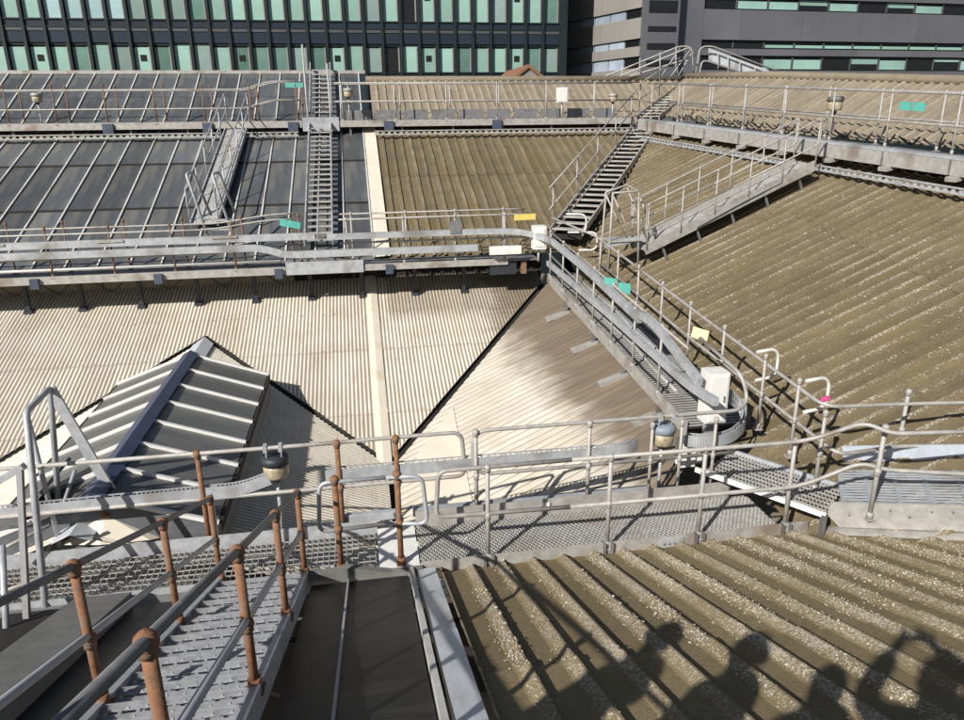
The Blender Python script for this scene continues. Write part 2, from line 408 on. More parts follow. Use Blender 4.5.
MB().add([(p.x, p.y, p.z+.028) for p in p3]+[(p.x, p.y, p.z-.02) for p in p3], [(3, 2, 1, 0), (0, 1, 5, 4), (1, 2, 6, 5), (2, 3, 7, 6), (3, 0, 4, 7)]).build('white_patch_sheet', 'white_sheet', rB)
# dark valley gutters between the slopes
def vgut(parent, a, b, pa, w=.11, zo=-.045):
    a, b = Vector(a), Vector(b); d = Vector((b.x-a.x, b.y-a.y, 0)).normalized(); s = Vector((d.y, -d.x, 0))*w
    MB().add([a+s+Vector((0, 0, zo+.05)), a+Vector((0, 0, zo)), a-s+Vector((0, 0, zo+.05)), b+s+Vector((0, 0, zo+.05)), b+Vector((0, 0, zo)), b-s+Vector((0, 0, zo+.05))],
             [(0, 1, 4, 3), (1, 2, 5, 4)]).build('valley_gutter', 'gutter', parent)
def P3(p, x, y): return (x, y, pl(p, x, y))
vgut(rA, P3(A_, .27, 11.18), P3(A_, 4.3, 16.47), A_, .14, -.07)
vgut(rA, P3(A_, .27, 11.16), P3(A_, GX, 14.99), A_)
vgut(rA, P3(A_, -7.07, 10.9), P3(A_, GX, 14.99), A_)
vgut(rB, (.26, 7.4, -1.16), (.26, 11.2, -1.16), A_, .2)
MB().box((-14, 7.32, -2.5), (4.4, 7.42, -1.4)).build('gutter_wall', 'gutter', rB)
MB().box((-14, 7.42, -2.5), (4.4, 7.48, -1.6)).build('gutter_sole', 'gutter', rB)
# upstand between the cream slope and the next roof up
up_ = empty('roof_upstand', (-4, 16.6, .7), 'tan upstand wall under the long walkway above the cream roof', 'wall')
x = -14
while x < 4.2:
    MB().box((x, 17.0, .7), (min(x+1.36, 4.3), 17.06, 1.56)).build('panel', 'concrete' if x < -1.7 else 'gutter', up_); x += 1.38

rA2 = empty('upper_brown_roof_slope', (4, 20, 1.8), 'ribbed olive brown roof slope between the two long walkways', 'roof')
sheets(rA2, A2, (0, 1), [(.62, 16.5), (5.15, 16.5), (8.75, 22.95), (9.2, 23.75), (.62, 23.75)], .272, [(a, b*.85) for a, b in RIBP], 1, 'brown_far', laps=(20.4,))
MB().add([(.28, 16.5, pl(A2, 0, 16.5)+.05), (.64, 16.5, pl(A2, 0, 16.5)+.07), (.64, 23.7, pl(A2, 0, 23.7)+.07), (.28, 23.7, pl(A2, 0, 23.7)+.05), (.28, 16.5, pl(A2, 0, 16.5)-.1), (.28, 23.7, pl(A2, 0, 23.7)-.1)],
         [(0, 1, 2, 3), (4, 0, 3, 5)]).build('flashing_strip', 'white_sheet', rA2)
rB2 = empty('side_brown_roof_slope', (7.5, 11, .5), 'broad dusty brown ribbed roof slope rising right of the inclined walkway', 'roof')
sheets(rB2, B2, (1, 0), [(4.72, 6.5), (4.72, 15.9), (8.75, 22.9), (9.25, 22), (10.85, 11.5), (11.9, 4.6), (11.5, -.4)], .272, [(1-a, b*.95) for a, b in reversed(RIBP)], 1, 'brown_side', laps=(8.6,))
vgut(rB2, P3(B2, 5.0, 16.44), P3(B2, 8.8, 23.05), B2, .25, -.02)
A3 = (0, .5, 4.25-.5*23.9); B3 = (.437, .124, -2.85)
rA3 = empty('top_brown_roof_slope', (5, 25, 4), 'short bleached ribbed roof slope above the farthest walkway', 'roof')
sheets(rA3, A3, (0, 1), [(.62, 23.9), (9.45, 23.9), (12.0, 26.8), (.62, 26.8)], .272, RIBP, 1, 'brown_top')
MB().tube([(.5, 26.8, 5.74), (12.0, 26.8, 5.74)], .11, 8).build('ridge_capping', 'brown_top', rA3)
rB3 = empty('top_side_roof_slope', (12, 15, 3), 'bleached ribbed roof strip beyond the right hand high walkway', 'roof')
sheets(rB3, B3, (.963, .27), [(9.6, 24.0), (12.1, 26.95), (12.9, 22.5), (14.2, 12), (15.1, 4), (12.3, 4.6), (11.45, 11.5), (9.95, 22)], .272, [(1-a, b) for a, b in reversed(RIBP)], 1, 'brown_top')
MB().tube([P3((B3[0], B3[1], B3[2]+.06), *q) for q in ((12.1, 26.95), (12.9, 22.5), (14.2, 12), (15.1, 4))], .12, 8).build('ridge_capping', 'brown_top', rB3)
# roof behind the farthest ridge
rC = empty('distant_roof_ridge', (18, 24, 3), 'faded brown roof ridge just below the dark ribbon window building', 'roof')
sheets(rC, (.03, .0, 4.72), (1, .1), [(15.0, 26.5), (15.9, 12), (17, 4), (21, 4), (20.4, 27)], .3, [(1-a, b) for a, b in reversed(RIBP)], 2, 'brown_top')

# ---------------------------------------------------------------- glazed slopes
def glazed(parent, plane, xs, ys, m='glass', bar_m='bar', bw=.035, off=.03, barh=.05, purlin=True):
    PM = {}
    for i in range(len(xs)-1):
        for j in range(len(ys)-1):
            x0, x1, y0, y1 = xs[i]+bw/2, xs[i+1]-bw/2, ys[j], ys[j+1]-.02
            key = (round(x1-x0, 3), j)
            dx, dy = x1-x0, y1-y0; dz = plane[1]*dy; zt = .006*(len(ys)-j)*0+.012
            if key not in PM:
                PM[key] = MB().add([(0, 0, zt), (dx, 0, zt), (dx, dy, dz), (0, dy, dz), (0, 0, zt-.012), (dx, 0, zt-.012), (dx, dy, dz-.012), (0, dy, dz-.012)],
                                   [(0, 1, 2, 3), (4, 7, 6, 5), (0, 4, 5, 1), (1, 5, 6, 2), (2, 6, 7, 3), (3, 7, 4, 0)]).mesh('pane', m)
            link('pane', PM[key], parent, (x0, y0, pl(plane, x0, y0)+off))
    for x in xs:
        p, q = Vector((x, ys[0]-.05, pl(plane, x, ys[0]-.05)+off+.02)), Vector((x, ys[-1], pl(plane, x, ys[-1])+off+.02))
        MB().bar(p, q, bw, barh).build('glazing_bar', bar_m, parent)
    if purlin:
        for y in ys[1:-1]:
            MB().bar((xs[0], y-.01, pl(plane, 0, y)+off+.012), (xs[-1], y-.01, pl(plane, 0, y)+off+.012), .05, .05).build('purlin', 'gutter', parent)
gl = empty('glazed_roof_slope', (-6, 20, 1.8), 'dark wired glass roof slope with white glazing bars between the walkways', 'roof')
xs = [.27-.655*i for i in range(22)][::-1]
glazed(gl, A2, xs, [16.55, 19.0, 21.36, 23.6])
gl3 = empty('top_glazed_roof_slope', (-6, 25, 4), 'dark glass roof strip with white ridge below the green window building', 'roof')
glazed(gl3, A3, xs, [23.95, 25.7, 27.3], purlin=False)
MB().box((-14, 27.2, 5.95), (.5, 27.4, 6.06)).build('ridge_capping', 'galv_tan', gl3)
MB().box((-14, 16.5, pl(A2, 0, 16.5)-.1), (.27, 16.56, pl(A2, 0, 16.5)+.06)).build('sill', 'galv_dark', gl)

# lantern skylight on the small gable
la = empty('glazed_roof_lantern', (-3.1, 10, 0), 'dark glazed roof lantern with white bars and blue grey ridge on the cream gable', 'skylight')
LX, LZ, LE = -3.1, .52, 1.27
LR = (-.36, 0, LZ+.36*LX); LL = (.36, 0, LZ-.36*LX)
ly = [7.7+.737*i for i in range(8)]
for s, P in ((1, LR), (-1, LL)):
    for i in range(7):
        a, c = ly[i]+.02, ly[i+1]-.02
        x0, x1 = LX+s*.08, LX+s*LE
        vs = [(x0, a, pl(P, x0, 0)), (x1, a, pl(P, x1, 0)), (x1, c, pl(P, x1, 0)), (x0, c, pl(P, x0, 0))]
        vs += [(x, y, z-.015) for x, y, z in vs]
        MB().add(vs, [(0, 1, 2, 3) if s > 0 else (3, 2, 1, 0), (4, 7, 6, 5), (0, 4, 5, 1), (1, 5, 6, 2), (2, 6, 7, 3), (3, 7, 4, 0)]).build('pane', 'glass_lantern', la)
    for y in ly:
        MB().bar((LX+s*.06, y, pl(P, LX+s*.06, 0)+.015), (LX+s*(LE+.02), y, pl(P, LX+s*(LE+.02), 0)+.015), .045, .05).build('glazing_bar', 'white', la)
    ze = pl(P, LX+s*LE, 0)
    xc = LX+s*(LE-.02)
    MB().box((xc-.04, ly[0], -1.2), (xc+.04, ly[-1], ze-.02)).build('curb', 'lead', la)
    MB().box((xc+s*.045-.02, ly[0]-.03, ze-.12), (xc+s*.045+.02, ly[-1]+.03, ze-.01)).build('gutter', 'gutter', la)
b = MB()
for y in (ly[0]-.02, ly[-1]+.02):
    d = -.02 if y < 9 else .02
    MB().add([(LX, y, LZ-.02), (LX+LE, y, LZ-.36*LE-.02), (LX+LE, y, -1.0), (LX-LE, y, -1.0), (LX-LE, y, LZ-.36*LE-.02)], [(0, 1, 2, 3, 4)]).build('end_wall', 'lead', la)
b = MB().add([(LX-.13, ly[0]-.1, LZ+.01), (LX, ly[0]-.1, LZ+.08), (LX+.13, ly[0]-.1, LZ+.01), (LX-.13, ly[-1]+.05, LZ+.01), (LX, ly[-1]+.05, LZ+.08), (LX+.13, ly[-1]+.05, LZ+.01)],
             [(0, 1, 4, 3), (1, 2, 5, 4), (0, 2, 1), (3, 4, 5), (0, 3, 5, 2)])
b.build('ridge_capping', 'ridge_blue', la)

# ================================================================ foreground walkway
def expanded(mb, x0, x1, y0, y1, z, s=.05, w=.010, h=.018):
    """diamond mesh of crossing bars clipped to a rectangle"""
    L_ = y1-y0; dx = L_*.62
    n = int((x1-x0+dx)/s)
    for i in range(n):
        for sg in (1, -1):
            a = x0-dx+i*s if sg > 0 else x0+i*s
            b_ = a+dx if sg > 0 else a-dx
            t0, t1 = 0., 1.
            lo, hi = min(a, b_), max(a, b_)
            if hi < x0 or lo > x1: continue
            f = lambda x: (x-a)/(b_-a)
            ts = sorted((f(x0), f(x1))); t0, t1 = max(0, ts[0]), min(1, ts[1])
            if t1-t0 < .02: continue
            mb.bar((a+(b_-a)*t0, y0+L_*t0, z), (a+(b_-a)*t1, y0+L_*t1, z), w, h)
def barmesh(mb, x0, x1, y0, y1, z, s=.04, cs=.12, w=.007, h=.03):
    x = x0
    while x <= x1: mb.bar((x, y0, z), (x, y1, z), w, h); x += s
    y = y0
    while y <= y1+.001: mb.bar((x0, y, z+.002), (x1, y, z+.002), w, h*.8); y += cs
w1 = empty('mesh_walkway', (1.5, 6.9, -.1), 'open mesh gutter walkway with grey tube handrails at the foot of the near roof', 'walkway')
b = MB(); expanded(b, .42, 4.5, 6.53, 7.3, -.012); b.build('deck', 'grating', w1)
b = MB(); barmesh(b, -6.5, -.05, 6.55, 7.28, -.015, .062, .09, .006, .016); b.build('deck', 'grating', w1)
MB().box((-.02, 6.5, -.03), (.40, 7.34, .004)).build('deck_plate', 'white', w1)
MB().add([(.42, 6.47, -.12), (4.8, 6.47, -.12), (4.8, 6.47, .085), (.42, 6.47, .085), (.42, 6.485, -.12), (4.8, 6.485, -.12), (4.8, 6.485, .085), (.42, 6.485, .085)],
         [(0, 1, 2, 3), (7, 6, 5, 4), (3, 2, 6, 7), (0, 4, 5, 1), (1, 5, 6, 2), (0, 3, 7, 4)]).build('toe_board', 'galv_tan', w1)
MB().box((3.02, 6.457, -.075), (3.3, 6.469, .06)).build('splice_plate', 'galv', w1)
for x in (3.07, 3.13, 3.19, 3.25): MB().ball((x, 6.454, 0), .016, 8, 4).build('bolt', 'galv_dark', w1)
MB().box((.42, 7.325, -.1), (4.3, 7.34, .19)).build('toe_board', 'galv_tan', w1)
MB().box((-6.5, 7.325, -.1), (-.02, 7.34, .12)).build('toe_board', 'galv', w1)
MB().box((1.92, 7.3, .05), (2.0, 7.322, .15)).build('tag_plate', 'white', w1)
MB().box((-6.5, 6.46, -.12), (-1.68, 6.475, .1)).build('toe_board', 'galv', w1)
MB().box((-6.5, 6.5, -.16), (4.8, 6.56, -.035)).build('bearer', 'galv_dark', w1)
MB().box((-6.5, 7.26, -.16), (4.4, 7.32, -.035)).build('bearer', 'galv_dark', w1)
FZ = 1.1
for x in (1.12, 2.43, 3.48, 4.52): post(w1, (x, 6.5, 0), FZ)
b = MB()
for x in (1.12, 2.43, 3.48, 4.52):
    sh = MB().box((x-.055, 6.43, -.1), (x-.03, 6.5, .09)).box((x+.03, 6.43, -.1), (x+.055, 6.5, .09)); sh.build('shoe', 'galv_dark', w1)
# front rail: closed loop at its left end, sweeping up to the raised walkway on the right
f_post = PZ(869, 523, .28); f_top = Vector((f_post.x, f_post.y, .28+1.1))
fe1, fm1 = PZ(891, 434, 1.36), PZ(886, 470, .86)
fe2, fm2 = PZ(985, 431, 1.44), PZ(985, 475, .93)
rail(w1, [(2.0, 6.5, FZ), (.62, 6.5, FZ), (.58, 6.5, .58), (2.0, 6.5, .55)], name='rail', br=.1)
rail(w1, [(2.0, 6.5, FZ), (4.62, 6.46, FZ), fe1+(Vector((4.62, 6.46, FZ))-fe1)*.32+Vector((0, 0, .16)), fe1, fe2+(fe2-fe1)*1.2], br=.22)
rail(w1, [(2.0, 6.5, .55), (4.62, 6.46, .55), fm1+(Vector((4.62, 6.46, .55))-fm1)*.3+Vector((0, 0, .15)), fm1, fm2+(fm2-fm1)*1.2], br=.22)
# left bay by the stair foot, with rusty posts
for x in (-.41, .21): post(w1, (x, 6.6, 0), 1.06, 'rust', .03, .5)
rail(w1, [(.1, 6.6, 1.03), (-.56, 6.6, 1.03), (-.6, 6.6, .48), (.1, 6.6, .5)], .022, 'galv', br=.1)
rail(w1, [(.1, 6.6, 1.03), (.46, 6.56, 1.03), (.5, 6.56, .48), (.1, 6.6, .5)], .022, 'galv', br=.1)
# back rail
for x, mm in ((-1.86, 'rust'), (-.4, 'rust'), (.24, 'rust')): post(w1, (x, 7.38, 0), 1.1, mm, .028, .55)
for x in (1.14, 2.48): post(w1, (x, 7.38, 0), 1.1)
for x in (3.25, 3.62, 4.05): post(w1, (x, 7.38, 0), 1.02, mid=.55, r=.02)
rail(w1, [(-6.4, 7.38, 1.1), (-.4, 7.38, 1.1), (.24, 7.4, 1.1), (.98, 7.4, 1.1), (1.02, 7.4, .55), (.24, 7.4, .55), (-6.4, 7.38, .55)], br=.12)
rail(w1, [(4.3, 7.4, .55), (1.12, 7.4, .55), (1.10, 7.4, 1.1), (4.35, 7.4, 1.1), PZ(748, 400, 1.15), PZ(742, 375, 1.45), PZ(700, 338, 1.62)], br=.2)
# wire mesh cable trays along the back rail
def tray_mesh(parent, pts, h, m='galv', sp=.06, name='cable_basket', up=Vector((0, 0, 1))):
    b = MB(); pts = bend(pts, .35, 8)
    for a, c in zip(pts[:-1], pts[1:]):
        for k in (0, .5, 1): b.bar(a+up*h*k, c+up*h*k, .012, .012)
        L_ = (c-a).length; n = max(1, int(L_/sp))
        for i in range(n): p = a.lerp(c, (i+.5)/n); b.bar(p, p+up*h, .014, .014, (c-a).normalized())
        d = (c-a).normalized().cross(up)*.05
        b.bar(a+d+up*h*.5, c+d+up*h*.5, .004, h*.96)
    return b.build(name, m, parent)
t1 = empty('cable_basket_tray', (1.5, 7.5, .6), 'grey wire basket cable tray fixed along the back rail of the mesh walkway', 'cable tray')
tray_mesh(t1, [Vector((-.55, 7.43, .63)), Vector((.3, 7.43, .63)), Vector((1.0, 7.43, .63)), Vector((2.95, 7.43, .63)), Vector((3.1, 7.52, .66))], .15)
MB().bar((.4, 7.44, .12), (3.3, 7.44, .12), .06, .1).build('lower_channel', 'galv', t1)
MB().bar((-.5, 7.44, .12), (.2, 7.44, .12), .06, .1).build('lower_channel', 'galv', t1)
t2 = empty('curved_cable_trunking', (4.1, 7.7, .5), 'ribbed grey cable trunking curving round beside the white cabinet', 'cable tray')
cc = [PZ(684, 445, .62), PZ(705, 447, .62), PZ(728, 443, .62), PZ(742, 430, .68), PZ(741, 412, .85), PZ(722, 396, 1.1)]
tray_mesh(t2, cc, .16, 'galv', .05, 'ribbed_channel')
t3 = empty('left_cable_basket', (-2.8, 7.4, .5), 'bleached wire cable basket in front of the glazed lantern', 'cable tray')
tray_mesh(t3, [Vector((-4.0, 7.46, .50)), Vector((-3.0, 7.44, .53)), Vector((-1.45, 7.42, .56)), Vector((-1.15, 7.42, .66))], .14, 'galv', .045)

# ---------------------------------------------------------------- lamps
def lamp(loc, label, s=1., cap='lampcap', stem=.0, group=None):
    t = empty('bulkhead_lamp', loc, label, 'lamp', group); x, y, z = loc
    MB().lathe([(.02*s, .145*s), (.13*s, .14*s), (.15*s, .12*s), (.155*s, .05*s), (.13*s, .045*s)], loc, 18).build('cap', cap, t)
    MB().lathe([(.135*s, .05*s), (.138*s, -.02*s), (.135*s, -.09*s), (.12*s, -.115*s), (.03*s, -.12*s)], loc, 18).build('lens', 'lens', t)
    MB().lathe([(.05*s, -.125*s), (.05*s, -.17*s), (.02*s, -.19*s)], loc, 10).build('base', 'lampcap', t)
    if stem: MB().tube([(x, y, z-.15*s), (x, y, z-stem)], .022*s).build('stem', 'galv', t)
    return t
for q, lb, cp in (((-1.08, 7.47, .83), 'round lamp with black cap clamped to the rail beside the glazed lantern', 'lampcap'),
                  ((3.42, 7.47, .83), 'round lamp with blue grey cap near the white cabinet', 'lampcap_grey')):
    t = lamp(q, lb, 1.0, cp, .83)
    for dx in (-.08, .08): MB().box((q[0]+dx-.02, q[1]-.12, q[2]+.225), (q[0]+dx+.02, q[1]-.04, q[2]+.305)).box((q[0]+dx-.006, q[1]-.07, q[2]+.12), (q[0]+dx+.006, q[1]-.05, q[2]+.23)).build('clamp', 'galv', t)

# ================================================================ stair down from the camera platform
sz = lambda Y: .1+.42*(6.5-Y)
stt = empty('stepped_ramp', (-1.18, 3.5, 1.1), 'stepped gangway of pale perforated treads with rusty orange handrail posts', 'stairs')
tb = MB(); TW = .2
for k in range(3):
    y = .012+k*.068; tb.box((-.40, y, -.004), (.40, y+.040, .004))
for k in range(9):
    x = -.38+k*.095; tb.box((x-.01, .05, -.0035), (x+.01, .082, .0035)); tb.box((x-.01, .118, -.0035), (x+.01, .15, .0035))
for r in range(3):
    for k in range(8):
        x = -.35+k*.1+(.05 if r % 2 else 0); y = .012+r*.068
        tb.add([(x-.012, y, .004), (x+.012, y, .004), (x, y+.015, .012)], [(0, 1, 2)])
tb.box((-.40, 0, -.05), (.40, .008, .002)); tb.box((-.40, .204, -.05), (.40, .212, .002))
tm = tb.mesh('tread', 'tread')
Y = 6.35
while Y > .7:
    link('tread', tm, stt, (-1.18, Y-.212, sz(Y-.1)-.02)); Y -= .236
for x, mm in ((-1.6, 'galv'), (-.75, 'galv')):
    MB().bar((x, 6.5, sz(6.5)-.06), (x, .6, sz(.6)-.06), .05, .17).build('stringer', mm, stt)
RH = .93
for Y in (2.07, 3.53, 4.95, 6.42): post(stt, (-.76, Y, sz(Y)-.02), RH, 'rust', .027, RH*.5)
for Y in (2.05, 3.58, 5.09, 6.56): post(stt, (-1.6, Y, sz(Y)-.02), RH, 'rust', .027, RH*.5)
for x, ye in ((-.76, 6.46), (-1.6, 6.6)):
    for hh in (RH-.02, RH*.5):
        rail(stt, [(x, ye, sz(ye)+hh), (x, .5, sz(.5)+hh)], .023, 'galv_dark' if hh > .6 else 'galv')
rail(stt, [(-1.6, 6.6, sz(6.6)+RH), (-1.62, 6.72, sz(6.6)+RH-.04), (-1.62, 6.74, .5), (-1.62, 6.6, .46)], .02, 'galv', br=.06)
# landing the party stands on
pf = empty('ridge_platform', (0, -.5, 2.4), 'steel grating platform on the roof ridge where the party stands', 'platform')
b = MB(); barmesh(b, -2.6, 2.2, -1.7, .66, 2.555, .05, .12); b.build('deck', 'grating', pf)
for y in (-1.7, .68): MB().bar((-2.6, y, 2.5), (2.2, y, 2.5), .05, .14).build('bearer', 'galv', pf)
for x in (-2.5, -1.2, 0, 1.2, 2.1): MB().box((x-.03, -.63, 2.2), (x+.03, -.57, 2.44)).build('leg', 'galv_dark', pf)
# dark glazing beside the stair
gn = empty('near_glazed_strip', (-.2, 4.5, .5), 'black patent glazing strip between the stepped gangway and the silver flashing', 'roof')
for x0, x1 in ((-.70, -.345), (-.325, .26)):
    for y0, y1 in ((6.32, 3.9), (3.88, 1.4), (1.38, -.6)):
        za, zb = pl(N_, 0, y0)+.045, pl(N_, 0, y1)+.03
        vs = [(x0, y0, za), (x0, y1, zb), (x1, y1, zb), (x1, y0, za)]
        MB().add(vs+[(x, y, z-.012) for x, y, z in vs], [(3, 2, 1, 0), (4, 5, 6, 7), (0, 1, 5, 4), (1, 2, 6, 5), (2, 3, 7, 6), (3, 0, 4, 7)]).build('pane', 'glass_near', gn)
MB().bar((-.335, 6.32, pl(N_, 0, 6.32)+.06), (-.335, -.6, pl(N_, 0, -.6)+.06), .018, .045).build('glazing_bar', 'galv', gn)
MB().add([(-.74, 6.46, -.1), (.42, 6.46, -.1), (.42, 6.46, .06), (.1, 6.46, .06), (-.3, 6.46, .16), (-.74, 6.46, .12), (-.74, 6.38, -.1), (.42, 6.38, -.1), (.42, 6.38, .06), (.1, 6.38, .06), (-.3, 6.38, .16), (-.74, 6.38, .12)],
         [(5, 4, 3, 2, 1, 0), (6, 7, 8, 9, 10, 11), (0, 1, 7, 6), (1, 2, 8, 7), (2, 3, 9, 8), (3, 4, 10, 9), (4, 5, 11, 10), (5, 0, 6, 11)]).build('end_kerb', 'greykerb', gn)
fl = empty('silver_flashing', (.4, 3, 1), 'bright silver metal flashing between black glazing and brown roof', 'flashing')
for y0, y1 in ((6.42, 4.6), (4.62, 2.4), (2.42, -.6)):
    k = .0 if y0 > 6 else .012
    za, zb = pl(N_, 0, y0)+.075+k, pl(N_, 0, y1)+.075
    MB().add([(.36, y0, za), (.545, y0, za), (.36, y1, zb), (.545, y1, zb), (.36, y0, za-.09), (.57, y0, za-.09), (.36, y1, zb-.09), (.57, y1, zb-.09)],
             [(0, 1, 3, 2), (0, 2, 6, 4), (1, 5, 7, 3), (0, 4, 5, 1)]).build('sheet', 'flash', fl)
MB().bar((.30, 6.42, pl(N_, 0, 6.42)+.05), (.30, -.6, pl(N_, 0, -.6)+.05), .045, .1).build('edge_bar', 'bar', fl)
# left of the stair: grey kerb and more dark glazing
gk = empty('left_glazed_strip', (-2.6, 4, .5), 'dark glazed roof strip with grey kerb on the far side of the rusty handrail', 'roof')
for x0, x1 in ((-2.36, -1.7), (-4.4, -3.5), (-5.35, -4.45)):
    for y0, y1 in ((6.3, 3.9), (3.88, 1.4), (1.38, -.6)):
        za, zb = pl(N_, 0, y0)+.045, pl(N_, 0, y1)+.03
        vs = [(x0, y0, za), (x0, y1, zb), (x1, y1, zb), (x1, y0, za)]
        MB().add(vs+[(x, y, z-.012) for x, y, z in vs], [(3, 2, 1, 0), (4, 5, 6, 7), (0, 1, 5, 4), (1, 2, 6, 5), (2, 3, 7, 6), (3, 0, 4, 7)]).build('pane', 'glass_near', gk)
MB().bar((-2.62, 6.3, pl(N_, 0, 6.3)+.08), (-2.62, -.6, pl(N_, 0, -.6)+.08), .5, .2).build('kerb', 'greykerb', gk)
MB().bar((-3.18, 6.3, pl(N_, 0, 6.3)+.04), (-3.18, -.6, pl(N_, 0, -.6)+.04), .6, .1).build('gutter', 'gutter', gk)
MB().box((-6, 6.3, -.3), (-1.66, 6.44, .05)).build('end_kerb', 'greykerb', gk)

# ================================================================ long walkway with cable trays (middle)
def band(parent, pts, w, h, m, name, br=.4):
    b = MB(); pts = bend(pts, br, 8)
    for i, (a, c) in enumerate(zip(pts[:-1], pts[1:])): b.bar(a, c+(c-a).normalized()*.004, w, h)
    return b.build(name, m, parent)
def perf_strip(mb, a, c, h=.1, sp=.2, th=.012):
    """edge of a cable ladder: two thin flanges joined by short webs with dark gaps between"""
    a, c = Vector(a), Vector(c); u = Vector((0, 0, 1)); n = int((c-a).length/sp)
    mb.bar(a, c, .05, h*.3); mb.bar(a+u*h*.75, c+u*h*.75, .05, h*.22)
    for i in range(n):
        p = a.lerp(c, (i+.25)/n); q = a.lerp(c, (i+.75)/n); mb.bar(p+u*h*.4, q+u*h*.4, .012, h*.6)
w2 = empty('long_tray_walkway', (-4, 16, 1.2), 'long walkway carrying two broad grey cable channels above the cream roof', 'walkway')
yf, yb = 15.65, 16.42; XE = 3.9
MB().box((-14, yf+.02, ZW2-.03), (XE, yb, ZW2)).build('deck', 'galv_dark', w2)
MB().box((-14, yf-.02, ZW2-.11), (-1.62, yf, ZW2+.05)).build('fascia', 'galv_tan', w2)
MB().box((-1.6, yf-.06, ZW2-.12), (.02, yf-.03, ZW2+.15)).build('cover_plate', 'galv', w2)
MB().box((.04, yf-.02, ZW2-.1), (3.2, yf, ZW2+.04)).build('fascia', 'galv_tan', w2)
MB().tube([(-14, yf+.05, ZW2+.17), (-1.7, yf+.05, ZW2+.17)], .03).build('pipe', 'white', w2)
fx = [PY(x, 268, yf).x for x in (-55, -8, 51, 114, 175, 236, 295, 349, 405, 456, 505)]
for i, x in enumerate(fx):
    mm = 'rust_dull' if i < 7 else 'galv_tan'
    post(w2, (x, yf+.03, ZW2), 1.02, mm, .02, .52); post(w2, (x+.1, yb-.05, ZW2), 1.05, mm, .02, .52)
xr = fx[6]
for y, hh in ((yf+.03, 1.0), (yf+.03, .5), (yb-.05, 1.03), (yb-.05, .52)):
    rail(w2, [(-14, y, ZW2+hh-.12), (xr-1.6, y, ZW2+hh-.12), (xr-.55, y, ZW2+hh+.03), (xr+.05, y, ZW2+hh+.05)], .019, 'galv_tan', br=.3)
    rail(w2, [(fx[7]-.15, y, ZW2+hh), (3.3, y, ZW2+hh), (3.75, y+.1, ZW2+hh-.02)], .019, 'galv_tan', br=.3)
# legs down to the cream slope
for i, x in enumerate(fx[:-1]):
    zf = pl(A_, 0, 16.25)
    b = MB().bar((x+.25, 16.25, zf), (x+.25, 16.25, ZW2-.03), .08, .08, (0, 1, 0)).box((x+.17, 16.15, zf-.04), (x+.33, 16.35, zf+.06))
    b.build('bracket', 'lampcap', w2)
    if i % 2 == 0: MB().box((x-.42, yf-.1, ZW2-.18), (x-.26, yf-.025, ZW2+.02)).build('junction_box', 'bluebox', w2)
    MB().tube([(x+.3, 16.35, ZW2-.1), (x+.8, 16.5, .95), (x+1.3, 16.35, ZW2-.1)], .012, 6).build('hanging_cable', 'cable', w2)
zU, zL = 2.145, 1.94
c2 = empty('twin_cable_channels', (-4, 15.5, 2), 'pair of broad grey cable channels running the length of the middle walkway', 'cable tray')
dz4 = lambda Y: .47+.07*(Y-7)
def U4(x, y, Y): return PX(x, y, Y)
band(c2, [(-14, yf-.09, zU), (-.95, yf-.09, zU)], .07, .14, 'galv', 'channel')
band(c2, [(-.7, yf-.09, zU-.03), (2.75, yf-.09, zU-.03), (3.5, yf-.1, zU-.06), (4.0, yf-.55, zU-.18), PX(585, 268, 3.97), PX(640, 319, 3.97)], .07, .125, 'galv', 'channel', .5)
band(c2, [PX(640, 314, 3.97), PX(652, 321, 3.99), PX(700, 382, 4.0)], .07, .115, 'galv', 'channel')
band(c2, [(-14, yf-.09, zL), (-2.6, yf-.09, zL), (-2.1, yf-.09, zL), (-1.55, yf-.09, zL-.17), (-1.3, yf-.09, zL-.17)], .07, .14, 'galv', 'channel', .2)
band(c2, [(-1.3, yf-.1, zL-.17), (2.5, yf-.1, zL-.17)], .10, .14, 'galv', 'channel')
band(c2, [PX(548, 263, 3.95), PX(618, 322, 3.95), PX(690, 386, 3.97), PX(716, 402, 4.0)], .07, .10, 'galv', 'channel')
for x in (-12, -9.6, -7.4, -5.2, -3.0): MB().box((x, yf-.15, zU+.02), (x+.5, yf-.142, zU+.07)).build('cover_clip', 'galv_tan', c2)
jb = empty('white_junction_box', (3.75, 15.2, 1.5), 'small white box where the middle walkway turns the corner', 'box')
MB().box((3.7, 15.3, 1.72), (3.98, 15.55, 2.22)).build('case', 'white', jb); MB().box((3.74, 15.285, 1.78), (3.94, 15.302, 2.16)).build('door', 'white', jb)
MB().tube([(3.84, 15.42, ZW2-.01), (3.84, 15.42, 1.74)], .03).build('stand', 'galv', jb)
MB().box((2.75, yf-.24, 1.62), (3.45, yf-.16, 1.80)).build('cable_cover', 'white', c2)
eq = empty('dark_equipment_box', (3.0, 15.7, 1.2), 'dark electrical box with hanging cables under the walkway corner', 'box')
MB().box((2.8, 15.68, 1.12), (3.4, 15.8, 1.4)).build('case', 'lampcap', eq)
MB().box((3.52, 15.68, 1.12), (3.63, 15.8, 1.4)).build('terminal', 'rust', eq)
MB().box((1.9, yf-.15, 2.1), (2.14, yf-.02, 2.36)).build('motor', 'galv_dark', c2)

